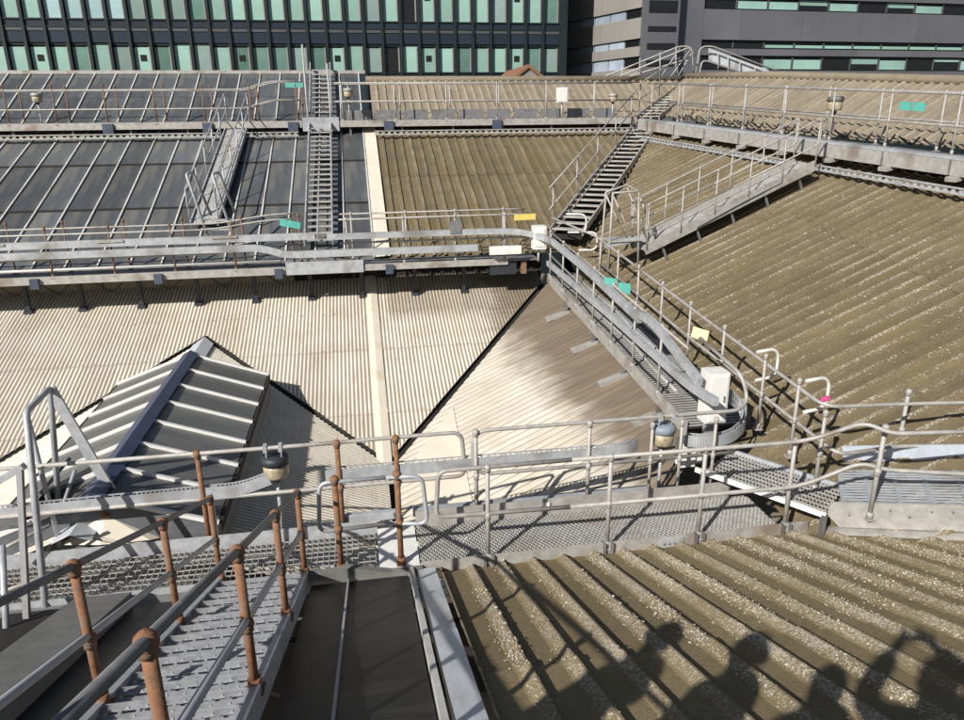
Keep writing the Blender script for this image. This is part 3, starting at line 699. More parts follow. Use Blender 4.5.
# ================================================================ inclined walkway on the right
w4 = empty('inclined_walkway', (4.5, 11, .4), 'narrow sloping walkway joining the middle walkway to the mesh walkway', 'walkway')
X0, X1 = 4.08, 4.98
yA, yB = 15.5, 8.2
MB().bar(((X0+X1)/2, yA, dz4(yA)-.015), ((X0+X1)/2, yB, dz4(yB)-.015), X1-X0-.06, .03).build('deck', 'lampcap', w4)
b = MB(); yy = yA
while yy > yB: b.bar((X0+.05, yy, dz4(yy)+.006), (X1-.05, yy, dz4(yy)+.006), .03, .012); yy -= .075
b.build('grating', 'grating', w4)
for k in range(4):
    xx = 4.25+k*.16; MB().tube([(xx+random.uniform(-.04, .04), yA-i*.9, dz4(yA-i*.9)+.03) for i in range(8)], .02+.008*(k % 2), 6).build('cable', ('cable', 'galv_tan', 'cable', 'galv')[k], w4)
MB().bar((X0, yA, dz4(yA)-.02), (X0, yB, dz4(yB)-.02), .03, .2).build('toe_beam', 'galv_tan', w4)
MB().bar((X1, yA, dz4(yA)+.04), (X1, yB, dz4(yB)+.04), .02, .12).build('toe_beam', 'galv_dark', w4)
Y = 15.3; k = 0
while Y > 8.3:
    post(w4, (X0, Y, dz4(Y)), 1.06, 'galv_tan', .02, .53); Y -= 1.02
Y = 14.6
while Y > 8.0:
    post(w4, (X1, Y, dz4(Y)), 1.02, 'galv_tan', .02, .5); Y -= 1.1
for hh in (1.04, .53):
    rail(w4, [(X0, 15.6, dz4(15.6)+hh), (X0, 8.3, dz4(8.3)+hh)], .02)
o1, o2, o3 = PX(825, 407, 5.05), PZ(908, 404, 1.28), PZ(985, 402, 1.32)
rail(w4, [(4.3, 16.1, dz4(15.9)+1.2), (X1, 14.9, dz4(14.9)+1.0), PX(700, 315, 4.98), o1, o2, o3+(o3-o2)], .023, br=.2)
m1, m2, m3 = PX(838, 455, 5.1), PZ(900, 446, .76), PZ(985, 446, .8)
rail(w4, [(X1, 14.9, dz4(14.9)+.5), (X1, 10.5, 1.18), m1, m2, m3+(m3-m2)], .023, br=.2)
for x, y, hgt in ((800, 380, 1.0), (826, 412, 1.0)):
    tp = PX(x, y, 5.03); post(w4, (tp.x, tp.y, tp.z-1.0), 1.0, 'galv_tan', .022, .5)
for Y in (14.2, 12.3, 10.7, 9.2):
    zf = pl(B_, 3.75, Y)
    MB().bar((3.72, Y, zf+.05), (4.2, Y, zf+.2), .16, .07).build('bracket_foot', 'galv_tan', w4)
    MB().bar((4.12, Y, zf), (4.12, Y, dz4(Y)-.03), .06, .06, (0, 1, 0)).build('leg', 'galv_dark', w4)
for Y in (15, 13.3, 11.6, 9.9, 8.5):
    MB().bar((X1-.05, Y, pl(B2, X1, Y)-.05), (X1-.05, Y, dz4(Y)), .06, .06, (0, 1, 0)).build('leg', 'galv_dark', w4)
# hooped handrail ends
def hoop(c, d, L_, h, drop, parent):
    c = Vector(c); d = Vector(d).normalized(); u = Vector((0, 0, 1))
    return rail(parent, [c, c+d*L_, c+d*L_-u*h, c-u*h+d*drop], .022, 'whitetube', 'rail_hoop', .16)
hoop(PX(757, 352, 5.02), (.9, .1, .05), .34, .4, .03, w4)
hoop(PX(806, 381, 5.05), (.9, .1, .05), .34, .4, .03, w4)
MB().tube([PX(828, 398, 5.1), PX(818, 402, 5.1)], .03).build('tape', 'pink', w4)
for q, dd in (((566, 214), (1, -.3)), ((577, 232), (1, -.3))):
    hoop(PY(*q, 15.6), (dd[0], dd[1], 0), .45, .4, .05, w4)
# landing where it meets the mesh walkway
ld = empty('diagonal_landing', (5, 7.5, -.05), 'angled bar grating landing with a white edge joining three walkways', 'walkway')
Q = [PZ(703, 472, .34), PZ(824, 515, .3), PZ(844, 489, .3), PZ(730, 452, .34)]
b = MB()
for i in range(34):
    t = (i+.5)/34; b.bar(lin(Q[0], Q[1], t), lin(Q[3], Q[2], t), .016, .02)
for i in range(9):
    t = i/8; b.bar(lin(Q[0], Q[3], t), lin(Q[1], Q[2], t), .016, .018)
b.build('grating', 'grating', ld)
d_ = (Q[1]-Q[0]).normalized()
MB().bar(Q[0]-d_*.1, Q[1]+d_*.02, .03, .06).build('edge', 'white', ld)
MB().bar(Q[3], Q[2], .03, .09).build('edge', 'galv', ld)
for q in Q: MB().bar(q, q-Vector((0, 0, .6)), .05, .05, (0, 1, 0)).build('leg', 'galv_dark', ld)
cb = empty('white_control_cabinet', (4.2, 8.5, .5), 'tall white control cabinet at the lower end of the inclined walkway', 'cabinet')
tp, bt = PX(717, 371, 4.25), PX(717, 424, 4.25)
MB().box((tp.x-.13, tp.y-.1, bt.z-.02), (tp.x+.13, tp.y+.16, tp.z)).build('case', 'white', cb)
MB().box((tp.x-.105, tp.y-.114, bt.z+.03), (tp.x+.105, tp.y-.1015, tp.z-.04)).build('door', 'white', cb)
MB().box((tp.x+.06, tp.y-.125, bt.z+.28), (tp.x+.08, tp.y-.115, bt.z+.36)).build('handle', 'galv_dark', cb)
MB().box((tp.x-.08, tp.y, dz4(8)-.1), (tp.x+.08, tp.y+.08, bt.z-.021)).build('stand', 'galv', cb)
c_ = PZ(700, 436, .5)
c_ = empty('low_white_box', c_, 'low pale box under the curved cable trunking', 'box')
MB().box((3.75, 7.62, .28), (3.95, 7.8, .62)).box((3.97, 7.66, .3), (4.06, 7.78, .55)).build('case', 'white', c_)

# ---------------------------------------------------------------- raised walkway on the right edge
w6 = empty('raised_valley_walkway', (6, 6, 0), 'slotted grey walkway with bolted side plate rising along the right hand valley', 'walkway')
e = Vector((.78, -.56, .2)).normalized(); nn = Vector((.52, .83, 0)).normalized()
a0 = PZ(831, 503, .36)
for i in range(3):
    s0, s1 = i*.98+(.12 if i == 0 else 0), i*.98+.96
    p, q = a0+e*s0, a0+e*s1
    b = MB()
    for k in range(13):
        r = (k+.5)/13*.86
        for h0, h1 in ((0, .3), (.34, .64), (.68, 1)):
            b.bar(p.lerp(q, h0)+nn*r, p.lerp(q, h1)+nn*r, .03, .012)
    for h0 in (0, .32, .66, 1): b.bar(p.lerp(q, h0), p.lerp(q, h0)+nn*.86, .045, .014)
    b.build('slotted_plank', 'galv', w6)
v = [a0+Vector((0, 0, .02)), a0+e*3.2+Vector((0, 0, .02)), a0+e*3.2+Vector((0, 0, -.27)), a0+e*.12+Vector((0, 0, -.29)), a0+Vector((-.02, .02, -.14))]
off = nn*.02
MB().add(v+[p-off for p in v], [(0, 1, 2, 3, 4), (9, 8, 7, 6, 5), (0, 5, 6, 1), (1, 6, 7, 2), (2, 7, 8, 3), (3, 8, 9, 4), (4, 9, 5, 0)]).build('side_plate', 'galv_tan', w6)
for k in range(12):
    p = a0+e*(.2+k*.19)-off*1.3+Vector((0, 0, -.06 if k % 3 else -.13)); MB().ball(p, .013, 8, 4).build('bolt', 'galv_dark', w6)
p, q = a0+nn*1.05+e*.15, a0+nn*1.05+e*3
MB().bar(p+Vector((0, 0, .13)), q+Vector((0, 0, .15)), .02, .2).build('perforated_toe_panel', 'bluepanel', w6)
MB().bar(a0-e*.1-nn*.05+Vector((0, 0, -.32)), a0+e*3-nn*.05+Vector((0, 0, -.32)), .12, .04).build('sill_flashing', 'galv_tan', w6)
p = PZ(869, 519, .27); tp = PZ(891, 434, 1.36)
post(w6, p, 1.09, 'galv_tan', .026, .58)
p = PZ(894, 470, .2); post(w6, p, 1.06, 'galv_tan', .026, .56)
for s in (.3, 1.4, 2.6):
    for r in (.05, .8): 
        p = a0+e*s+nn*r; MB().bar(p, (p.x, p.y, min(pl(B2, p.x, p.y), p.z-.1)-.1), .05, .05, (0, 1, 0)).build('leg', 'galv_dark', w6)

# ================================================================ far walkway and its right hand continuation
w3 = empty('far_walkway', (-2, 23.4, 4.2), 'farthest long walkway with rusty then grey handrails below the roof ridges', 'walkway')
y3, y3b = 23.0, 23.75
MB().box((-14, y3+.02, ZW3-.03), (8.8, y3b, ZW3)).build('deck', 'galv_dark', w3)
MB().box((-14, y3-.02, ZW3-.14), (-1.5, y3, ZW3+.05)).build('fascia', 'galv_tan', w3)
MB().box((-.4, y3-.02, ZW3-.14), (8.8, y3, ZW3+.05)).build('fascia', 'galv_tan', w3)
MB().box((-1.48, y3-.05, ZW3-.25), (-.42, y3-.02, ZW3+.14)).build('cover_plate', 'galv', w3)
px3 = [PY(x, 117, y3).x for x in (-60, 8, 56, 107, 156, 205, 252, 298)]
for i, x in enumerate(px3): post(w3, (x, y3+.02, ZW3), 1.05, 'rust_dull', .022, .53); post(w3, (x+.12, y3b-.03, ZW3), 1.05, 'rust_dull', .022, .53)
x = -.3
while x < 8.9: post(w3, (x, y3+.02, ZW3), 1.1, 'galv_tan', .02, .55); post(w3, (x+.2, y3b-.03, ZW3), 1.1, 'galv_tan', .02, .55); x += 1.55
for y in (y3+.02, y3b-.03):
    for hh in (1.04, .53):
        rail(w3, [(-14, y, ZW3+hh-.12), (-3.1, y, ZW3+hh-.12), (-2.3, y, ZW3+hh+.1), (-1.5, y, ZW3+hh+.1)], .02, 'galv_tan', br=.2)
        rail(w3, [(-.5, y, ZW3+hh+.05), (8.9, y, ZW3+hh+.05)], .02, 'galv_tan')
for x in [-12.5+1.55*i for i in range(14)]:
    zf = pl(A2, 0, y3+.1)
    MB().bar((x, y3+.1, zf-.02), (x, y3+.1, ZW3-.03), .06, .06, (0, 1, 0)).build('leg', 'galv_dark', w3)
for x in (-7.0, -4.3, -1.9, .9, 4.2):
    MB().box((x, y3-.09, ZW3-.24), (x+.28, y3-.023, ZW3+.02)).build('junction_box', 'bluebox', w3)
for i in range(10):
    x = -.2+i*.87; MB().box((x, y3b-.1, ZW3+.06), (x+.75, y3b-.07, ZW3+.34)).build('back_panel', 'galv_dark', w3)
for x0_, x1_ in ((-14, -3.8), (-3.2, -1.6), (.6, 8.7)):
    b = MB(); perf_strip(b, (x0_, y3-.3, 4.02), (x1_, y3-.3, 4.02), .13, .17); b.build('cable_ladder', 'galv_tan', w3)
MB().box((-14, 23.78, 3.9), (8.9, 23.86, 4.34)).build('upstand', 'gutter', w3)
# right hand continuation
P5 = Vector((8.9, 22.6, 4.34)); Q5 = Vector((10.5, 11.5, 3.67)); d5 = (Q5-P5).normalized(); n5 = Vector((-d5.y, d5.x, 0)).normalized()
L5 = 19.5
w5 = empty('high_side_walkway', (9.5, 17, 3.7), 'high walkway with deep pale fascia along the top of the side roof', 'walkway')
def on5(s, r=0., z=0.): return P5+d5*s+n5*r+Vector((0, 0, z))
MB().bar(on5(0, .42, -.015), on5(L5, .42, -.015), .8, .03).build('deck', 'galv_dark', w5)
MB().bar(on5(0, .02, .02), on5(L5, .02, .02), .3, .05).build('edge_channel', 'galv', w5)
MB().bar(on5(0, -.14, -.14), on5(L5, -.14, -.14), .02, .26).build('fascia', 'galv_tan', w5)
s = .4; i = 0
while s < L5:
    post(w5, on5(s, .05, .04), 1.06, 'galv_tan', .02, .52); post(w5, on5(s+.5, .82, 0), 1.1, 'galv_tan', .02, .55)
    MB().bar(on5(s+.2, -.156, -.26), on5(s+.2, -.156, -.0), .07, .02, d5).build('fascia_bracket', 'galv_dark', w5)
    MB().bar(on5(s+.3, -.22, -.33), on5(s+.3, .5, -.2), .22, .08).build('support_foot', 'galv_tan', w5)
    p = on5(s+.3, .3, -.05); MB().bar(p, (p.x, p.y, pl(B2, p.x, p.y)-.05), .07, .07, (0, 1, 0)).build('leg', 'galv_dark', w5)
    s += 1.5
for r, hs in ((.05, (1.08, .54)), (.82, (1.08, .55))):
    for hh in hs: rail(w5, [on5(.1, r, hh), on5(L5, r, hh)], .021)
MB().bar(on5(0, .75, -.55), on5(L5, .75, -.55), .1, .8).build('upstand', 'gutter', w5)
b = MB(); perf_strip(b, on5(.3, -.36, -.52), on5(L5, -.36, -.52), .12, .16); b.build('cable_ladder', 'galv', w5)
s = .5
while s < L5: MB().tube(bend([on5(s, .9, .2), on5(s+.25, 1.0, .02), on5(s+.5, .9, .22)], .2), .02, 6).build('cable_loop', 'cable', w5); s += .6

# ---------------------------------------------------------------- lamps and tags on the far rails
for k, (x, y, Y, lb, cp) in enumerate(((37, 98, 23.1, 'small cream lamp on the far walkway among the rusty posts', 'galv_tan'), (348, 93, 23.1, 'small cream lamp on the far walkway beside the steep ladder stair', 'galv_tan'),
                               (613, 98, 23.1, 'small cream lamp on the far walkway near the diagonal stair', 'galv_tan'))):
    p = PY(x, y, Y); lamp((p.x, p.y, p.z), lb, .95, cp, p.z-ZW3)
p = PX(835, 104, 10.2); lamp((p.x, p.y, p.z), 'cream lamp on the high side walkway rail', 1.1, 'galv_dark', .62)
p = PY(562, 95, 23.05); wb = empty('white_square_box', p, 'white square box standing on the far walkway', 'box')
MB().box((p.x-.17, p.y-.08, p.z-.22), (p.x+.17, p.y+.08, p.z+.22)).build('case', 'white', wb); MB().box((p.x-.14, p.y-.1, p.z-.19), (p.x+.14, p.y-.082, p.z+.19)).build('door', 'white', wb)
MB().tube([(p.x, p.y, ZW3), (p.x, p.y, p.z-.2)], .025).build('stand', 'galv', wb)
def plate(p, right, upv, w, h, m, label, th=.02, rest=None):
    p, r, u = Vector(p), Vector(right).normalized(), Vector(upv).normalized(); n = r.cross(u)*th
    vs = [p-r*w/2-u*h/2, p+r*w/2-u*h/2, p+r*w/2+u*h/2, p-r*w/2+u*h/2]
    o = MB().add(vs+[v-n for v in vs], [(0, 1, 2, 3), (7, 6, 5, 4), (0, 4, 5, 1), (1, 5, 6, 2), (2, 6, 7, 3), (3, 7, 4, 0)]).build('rail_tag', m)
    return tag(o, label, 'tag')
plate(PY(294, 85, 23.0), (1, 0, 0), (0, 0, 1), .5, .13, 'teal', 'turquoise tag on the far walkway rail above the steep ladder stair')
q5 = PX(905, 106, 10.4); plate(q5, -d5 if False else d5, (0, 0, 1), .26, .15, 'teal', 'left one of two turquoise plates on the high side walkway rail')
plate(q5+d5*.31, d5, (0, 0, 1), .26, .15, 'teal', 'right one of two turquoise plates on the high side walkway rail')
plate(PY(290, 224, yf-.02), (1, 0, -.22), (.2, 0, 1), .42, .14, 'teal', 'tilted turquoise tag on the middle walkway rail beside the ladder stair')
plate(PY(525, 217, yf-.05), (1, 0, .02), (0, 0, 1), .48, .13, 'yellow', 'bright yellow tag on the middle walkway rail near the diagonal stair')
q4 = PX(610, 283, 4.03); plate(q4, (1, -.35, -.12), (0, 0, 1), .2, .17, 'teal', 'upper of two turquoise tags on the inclined walkway rail')
plate(q4+Vector((.14, -.3, -.03)), (1, -.35, -.12), (0, 0, 1), .2, .17, 'teal', 'lower of two turquoise tags on the inclined walkway rail')
q4 = PX(700, 334, 4.95); plate(q4, (.6, -.8, -.1), (.3, .2, 1), .26, .16, 'paleyellow', 'pale yellow sheet tied to the outer rail of the inclined walkway')

# ================================================================ stairs and gangways on the slopes
def ladder_stair(name, label, p0, p1, width, pitch, m='galv', tm_='tread', td=.16, rails=(), rh=.95, side=None, posts_n=5):
    p0, p1 = Vector(p0), Vector(p1); t = empty(name, p0, label, 'stairs')
    d = (p1-p0); L_ = d.length; d.normalize(); sd = Vector((d.y, -d.x, 0)).normalized()
    for s in (-1, 1): MB().bar(p0+sd*s*width/2, p1+sd*s*width/2, .035, .15).build('stringer', m, t)
    hd = Vector((d.x, d.y, 0)).normalized()
    bb = MB(); w = width/2-.02
    cs = [hd*(-td/2)-sd*w, hd*(-td/2)+sd*w, hd*(td/2)+sd*w, hd*(td/2)-sd*w]
    bb.add([c+Vector((0, 0, .012)) for c in cs]+[c-Vector((0, 0, .02)) for c in cs], [(0, 1, 2, 3), (7, 6, 5, 4), (0, 4, 5, 1), (1, 5, 6, 2), (2, 6, 7, 3), (3, 7, 4, 0)])
    if td > .2: MB().bar(p0-Vector((0, 0, .16)), p1-Vector((0, 0, .16)), width-.05, .02).build('shadow_sheet', 'gutter', t)  # added black sheet, paints the shadow beneath the wide treads
    me = bb.mesh('tread', tm_); n = int(L_/pitch)
    for i in range(n): link('tread', me, t, p0+d*((i+.5)*pitch))
    for s in rails:
        for k in range(posts_n):
            q = p0+d*L_*(k+.15)/(posts_n-.7)+sd*s*(width/2+.03); post(t, q, rh, m if m != 'galv_dark' else 'galv_dark', .018, rh*.5, shoe=False)
        for hh in (rh, rh*.5): rail(t, [p0+sd*s*(width/2+.03)+Vector((0, 0, hh)), p1+sd*s*(width/2+.03)+Vector((0, 0, hh))], .018, m)
    return t
ds0 = PY(566, 232, 16.5); ds1 = PY(646, 126, 22.9); ds2 = PY(690, 86, 26.3)
ladder_stair('diagonal_stair', 'long diagonal stair with dark gaps climbing the valley between brown roofs', ds0, ds1, .8, .36, 'galv_tan', 'grating', .25, (-1,), 1.0, posts_n=5)
ladder_stair('upper_diagonal_stair', 'short upper stair flight rising to the ridge crossing', ds1+Vector((.2, .4, .25)), ds2, .75, .36, 'galv_tan', 'grating', .25, (-1,), 1.0, posts_n=3)
rx = -.98
ls = ladder_stair('ladder_stair', 'steep ladder stair with close rungs over the dark glass below the far walkway', (rx+.03, 16.75, pl(A2, 0, 16.75)+.28), (rx, 23.0, pl(A2, 0, 23.0)+.38), .62, .3, 'galv', 'grating', .17)
ls2 = ladder_stair('upper_ladder_stair', 'upper ladder stair flight from the far walkway to the glass ridge', (rx, 23.9, 4.6), (rx-.02, 27.2, 6.25), .66, .34, 'galv', 'grating', .1)
for s in (-1, 1): MB().tube([(rx+s*.33, 23.0, 3.3), (rx+s*.33, 23.0, 4.4+(2.1 if s < 0 else 1.6))], .028).build('standard', 'galv_tan', ls)
MB().bar((rx, 16.9, 1.9), (rx, 23, 4.25), .03, .02).build('spine', 'galv', ls)
# gangway on the left glazed slope
def gangway(name, label, a, c, width, deck_h, rh, m='galv', rails=True, hoopend=True, steps=8, sh=.13):
    a, c = Vector(a), Vector(c); t = empty(name, a, label, 'gangway'); d = (c-a); L_ = d.length; d.normalize(); sd = Vector((d.y, -d.x, 0)).normalized(); u = sd.cross(d)
    if u.z < 0: u = -u
    MB().bar(a+u*deck_h, c+u*deck_h, width-.06, .02, u).build('deck', 'grating', t)
    for s in (-1, 1):
        MB().bar(a+sd*s*width/2+u*deck_h, c+sd*s*width/2+u*deck_h, .03, sh, u).build('side_channel', m, t)
        for k in range(5): q = a+d*L_*(k+.5)/5+sd*s*width*.42; MB().bar(q-u*.02, q+u*(deck_h-.05), .04, .04, d).build('foot', 'galv_dark', t)
    for i in range(int(L_/.35)): q = a+d*(.2+i*.35)+u*(deck_h+.016); MB().bar(q-sd*(width/2-.05), q+sd*(width/2-.05), .03, .014, u).build('cleat', m, t)
    if rails:
        for s in (-1, 1):
            b0, b1 = a+sd*s*(width/2+.02)+u*deck_h, c+sd*s*(width/2+.02)+u*deck_h; v_ = Vector((0, 0, 1))
            for k in range(6):
                q = b0.lerp(b1, (k+.05)/5.1); post(t, q, rh, m, .016, rh*.5, shoe=False)
            rail(t, [b0.lerp(b1, .5)+v_*rh*.45, b0+v_*rh*.45, b0+v_*rh, b1+v_*rh, b1+v_*rh*.45, b0.lerp(b1, .5)+v_*rh*.45], .018, m, br=.05)
    return t
gA = PP(206, 233, A2); gB = PP(240, 130, A2)
gangway('glass_roof_gangway', 'narrow railed gangway laid up the dark glass slope with crossed side rails', (gA.x, gA.y, gA.z+.08), (gB.x, gB.y, gB.z+.08), .6, .16, .8, 'galv')
fr = empty('access_frame', (-3.5, 17.2, 1.7), 'pair of upright pale handrail hoops at the foot of the glass roof gangway', 'ladder')
for x, xo in ((186, 208), (212, 233)):
    rail(fr, [PY(xo, 236, 16.6), PY(x, 174, 16.9), PY(x+7, 172, 17.2), PY(xo+3, 215, 17.6)], .03, 'galv', 'hoop', .08)
for y in (220, 229, 237): MB().bar(PY(205, y, 16.8), PY(232, y, 16.8), .2, .03).build('tread', 'grating', fr)
# gangway on the side slope
gA = Vector((5.85, 14.35, 0)); gA.z = pl(B2, gA.x, gA.y); gB = Vector((9.55, 14.5, 0)); gB.z = pl(B2, gB.x, gB.y)
gr = gangway('side_roof_gangway', 'pale railed gangway bridging the brown side roof up to the high walkway', gA, gB, .72, .4, .92, 'galv_tan', sh=.2)
MB().bar(gA+Vector((.9, -.42, .4+.45)), gB+Vector((-.9, -.42, .4-.35)), .02, .02).build('tie_rod', 'galv', gr)
af = empty('step_frame', (5.4, 14.6, .9), 'tall A frame step ladder at the lower end of the side roof gangway', 'ladder')
for xa, xt, ya, Yf in ((600, 606, 268, 14.6), (608, 613, 272, 14.1), (638, 639, 268, 14.1)):
    MB().tube([PY(xa, ya, Yf), PY(xt, 192, Yf)], .024).build('stile', 'galv_tan', af)
rail(af, [PY(606, 192, 14.6), PY(627, 185, 14.9), PY(639, 191, 14.1), PY(613, 193, 14.1)], .02, 'galv_tan', 'top_rail', .03)
for a, c in (((606, 195), (625, 236)), ((613, 195), (633, 240)), ((627, 187), (647, 240)), ((638, 192), (656, 240))):
    MB().tube([PY(*a, 14.4), PY(*c, 14.3)], .018).build('brace', 'galv_tan', af)
MB().bar(PY(606, 240, 14.3), PY(640, 238, 14.3), .5, .03).build('platform', 'grating', af)
MB().bar(PY(604, 246, 14.1), PY(642, 238, 14.1), .03, .1).build('platform_edge', 'galv', af)

# ridge crossing rails with the grey panel
rcx = empty('ridge_crossing', PY(690, 84, 26.3), 'railed ridge crossing with a long grey side panel above the diagonal stair', 'bridge')
def rr(pts, Y, r=.03): rail(rcx, [PY(x, y, Y) for x, y in pts], r, 'galv_tan', br=.2)
rr([(596, 80), (680, 46), (692, 47), (694, 80)], 27.4); rr([(604, 84), (684, 60), (690, 62)], 27.2); rr([(620, 76), (690, 47), (694, 56)], 26.5)
rr([(694, 84), (700, 47), (712, 46), (806, 82)], 27.0); rr([(697, 86), (702, 61), (708, 61), (765, 82)], 26.9)
for x, y0, y1 in ((622, 66, 82), (640, 58, 82), (660, 52, 82), (676, 48, 82), (718, 52, 82), (728, 56, 82), (740, 60, 82), (755, 66, 84), (770, 70, 84)):
    MB().tube([PY(x, y0, 27.1), PY(x, y1, 27.1)], .022).build('post', 'galv_tan', rcx)
q = [PY(709, 48, 27.25), PY(800, 82, 27.25), PY(768, 82, 27.25), PY(709, 60, 27.25)]
MB().add(q+[p+Vector((0, .05, 0)) for p in q], [(0, 1, 2, 3), (7, 6, 5, 4), (0, 4, 5, 1), (1, 5, 6, 2), (2, 6, 7, 3), (3, 7, 4, 0)]).build('side_panel', 'flash', rcx)
for a, c in (((668, 80), (690, 50)), ((676, 80), (692, 52)), ((660, 78), (680, 48))): MB().tube([PY(*a, 26.8), PY(*c, 26.8)], .018).build('brace', 'galv', rcx)

# ---------------------------------------------------------------- left hand ladder frame and awning
lf = empty('steep_access_ladder', (-3.3, 7.8, 0), 'steep grey access ladder with tall tube hoops beside the left handrail', 'ladder')
zt = PY(50, 388, 8.0).z
T_f = PY(50, 388, 8.0); T_n = PZ(26, 412, zt)
rail(lf, [PY(61, 535, 8.0), T_f, T_n, PZ(46, 612, 0)], .034, 'galv', 'hoop', .06)
MB().bar(T_f, PY(146, 550, 8.0), .035, .11).build('stringer', 'galv', lf)
MB().tube([T_n, PY(60, 545, 7.6)], .028).build('stringer', 'galv', lf)
for k in range(4): a = lin(T_f, PY(146, 550, 8.0), .62+k*.12); MB().bar(a, a+Vector((-.42, -.45, 0)), .14, .03).build('tread', 'galv_dark', lf)
MB().tube([PY(75, 470, 8.0), PY(45, 560, 7.6)], .022).build('brace', 'galv', lf)
gt = empty('left_gate_frame', (-4, 7, 0), 'square grey gate frame and rail at the left end of the mesh walkway', 'gate')
MB().bar(PZ(28, 640, 0), PZ(20, 470, 1.35), .05, .05, (0, 1, 0)).build('post', 'galv_dark', gt)
MB().bar(PY(-30, 498, 7.2), PY(24, 466, 7.2), .08, .06).build('top_rail', 'galv', gt)
MB().tube([PZ(8, 660, 0), PZ(2, 545, .9)], .03).build('post', 'galv', gt)
MB().tube([PY(-20, 560, 7.0), PY(50, 525, 7.2)], .02).build('mid_rail', 'galv_tan', gt)
MB().tube([PY(-20, 600, 6.7), PY(90, 560, 7.1)], .02).build('mid_rail', 'galv_tan', gt)
MB().bar(PY(0, 542, 8.2), PY(56, 475, 8.2), .9, .04).build('brown_panel', 'greykerb', gt)
aw = empty('cream_canopy', (-2.8, 7.6, -.4), 'small folded cream canopy with rusty apex seen below the left walkway', 'canopy')
ap = PY(105, 514, 7.7); rim = [PY(x, y, Y) for x, y, Y in ((60, 545, 7.6), (78, 522, 8.0), (120, 506, 8.3), (190, 512, 8.3), (200, 530, 8.0), (150, 540, 7.6), (100, 545, 7.5))]
for i in range(len(rim)):
    a, c = rim[i], rim[(i+1) % len(rim)]
    MB().add([ap, a, c, (ap+a+c)/3-Vector((0, 0, .05))], [(0, 1, 2), (0, 3, 1), (1, 3, 2), (2, 3, 0)]).build('fold', 'white_sheet', aw)
MB().lathe([(.05, -.03), (.07, 0), (.02, .05)], ap, 8).build('apex_cap', 'rust', aw)

# ================================================================ pale flakes lying along the ribs (uncountable)
def flakes(name, plane, u, poly, pitch, rib0, rib1, per_m, smin, smax, h, seed, label):
    R = random.Random(seed); L_ = hypot(*u); u = (u[0]/L_, u[1]/L_); v = (u[1], -u[0]); V = []; Fc = []
    vs = [q[0]*v[0]+q[1]*v[1] for q in poly]; a = min(vs) if rib0 < .4 else -11.6; n = int((max(vs)-a)/pitch)+1
    for i in range(n):
        dens = R.uniform(.25, 1.3)
        vv = a+(i+.8)*pitch; iv = clip(poly, (v[0]*vv, v[1]*vv), u)
        if not iv: continue
        for _ in range(int((iv[1]-iv[0])*per_m*dens)):
            t = R.uniform(*iv)
            if sin(t*2.1+i*1.7)+sin(t*5.3+i*4.1)*.6+R.uniform(-.9, .9) < -.35: continue
            f = R.gauss((rib0+rib1)/2, (rib1-rib0)*(.36 if rib0 > .4 else .42))
            v2 = a+(i+(1-f if rib0 > .4 else f))*pitch; x, y = v[0]*v2+u[0]*t, v[1]*v2+u[1]*t
            zz = pl(plane, x, y)+.004+(.006 if rib0 > .4 and f > .62 else 0)+((h*max(0, min(1, (f-.62)/.25)) if f < .92 else 0) if rib0 > .4 else (h if rib0-.01 < f < rib1+.01 else (h*.5 if rib0-.08 < f < rib1+.06 else 0)))
            s = R.uniform(smin, smax)*(1 if R.random() < .9 else 1.7); k = len(V); an = R.random()*6.3
            for j in range(4):
                rr_ = s*R.uniform(.5, 1); V.append((x+rr_*cos(an+j*pi/2), y+rr_*sin(an+j*pi/2), zz+R.uniform(-.002, .004)))
            V.append((x, y, zz+s*R.uniform(.3, .7)))
            Fc += [(k, k+1, k+4), (k+1, k+2, k+4), (k+2, k+3, k+4), (k+3, k, k+4)]
    me = bpy.data.meshes.new(name); me.from_pydata(V, [], Fc); me.materials.append(MT['flake'])
    o = link(name, me); tag(o, label, 'lichen', kind='stuff'); return o
flakes('near_roof_lichen', N_, (0, -1), [(.56, 2.0), (.56, 6.45), (4.3, 6.45), (4.95, 5.93), (8.5, 2.2)], .332, .60, .90, 330, .004, .012, .054, 3, 'pale lichen flakes scattered along the ribs of the near brown roof')
flakes('side_roof_lichen', B2, (1, 0), [(5.2, 6.2), (5.2, 16.0), (8.4, 21.8), (9.2, 21), (10.3, 12), (10.3, 4.0), (8, 3.2)], .272, .08, .34, 75, .008, .02, .04, 5, 'pale lichen flakes scattered over the dusty side roof')

def fixings(name, pts, r, m, label):
    b = MB()
    for p in pts: b.lathe([(r, -.004), (r*.9, r*.5), (r*.3, r*.8)], p, 6)
    tag(b.build(name, m), label, 'bolts', kind='stuff')
R_ = random.Random(21); pts = []
for i in range(35):
    x = 11.6-(i-.01)*.332
    if x < .7 or x > 8.4: continue
    y = 2.0
    while y < (6.4 if x < 4.9 else 6.2-1.015*(x-4.95)):
        if y > (0 if x < 8 else 99) and R_.random() < .75: pts.append((x+R_.uniform(-.012, .006), y, pl(N_, 0, y)+.006))
        y += .34
fixings('near_roof_bolts', pts, .007, 'galv_dark', 'small dark fixing bolts along the ribs of the near brown roof')
pts = []
for y in (12.5, 14.35, 15.6):
    x = -8.0
    while x < 4.1:
        ok = y > (15.05+1.08*(x-GX) if x < GX else 15.05-1.08*(x-GX)) if x < .2 else y > 10.95+1.31*x
        if ok and not (0 < x < .32) and R_.random() < .8: pts.append((x, y+R_.uniform(-.02, .02), pl(A_, 0, y)+.022))
        x += .2295
fixings('cream_roof_bolts', pts, .014, 'rust', 'rows of small rusty fixing bolts across the cream roof')

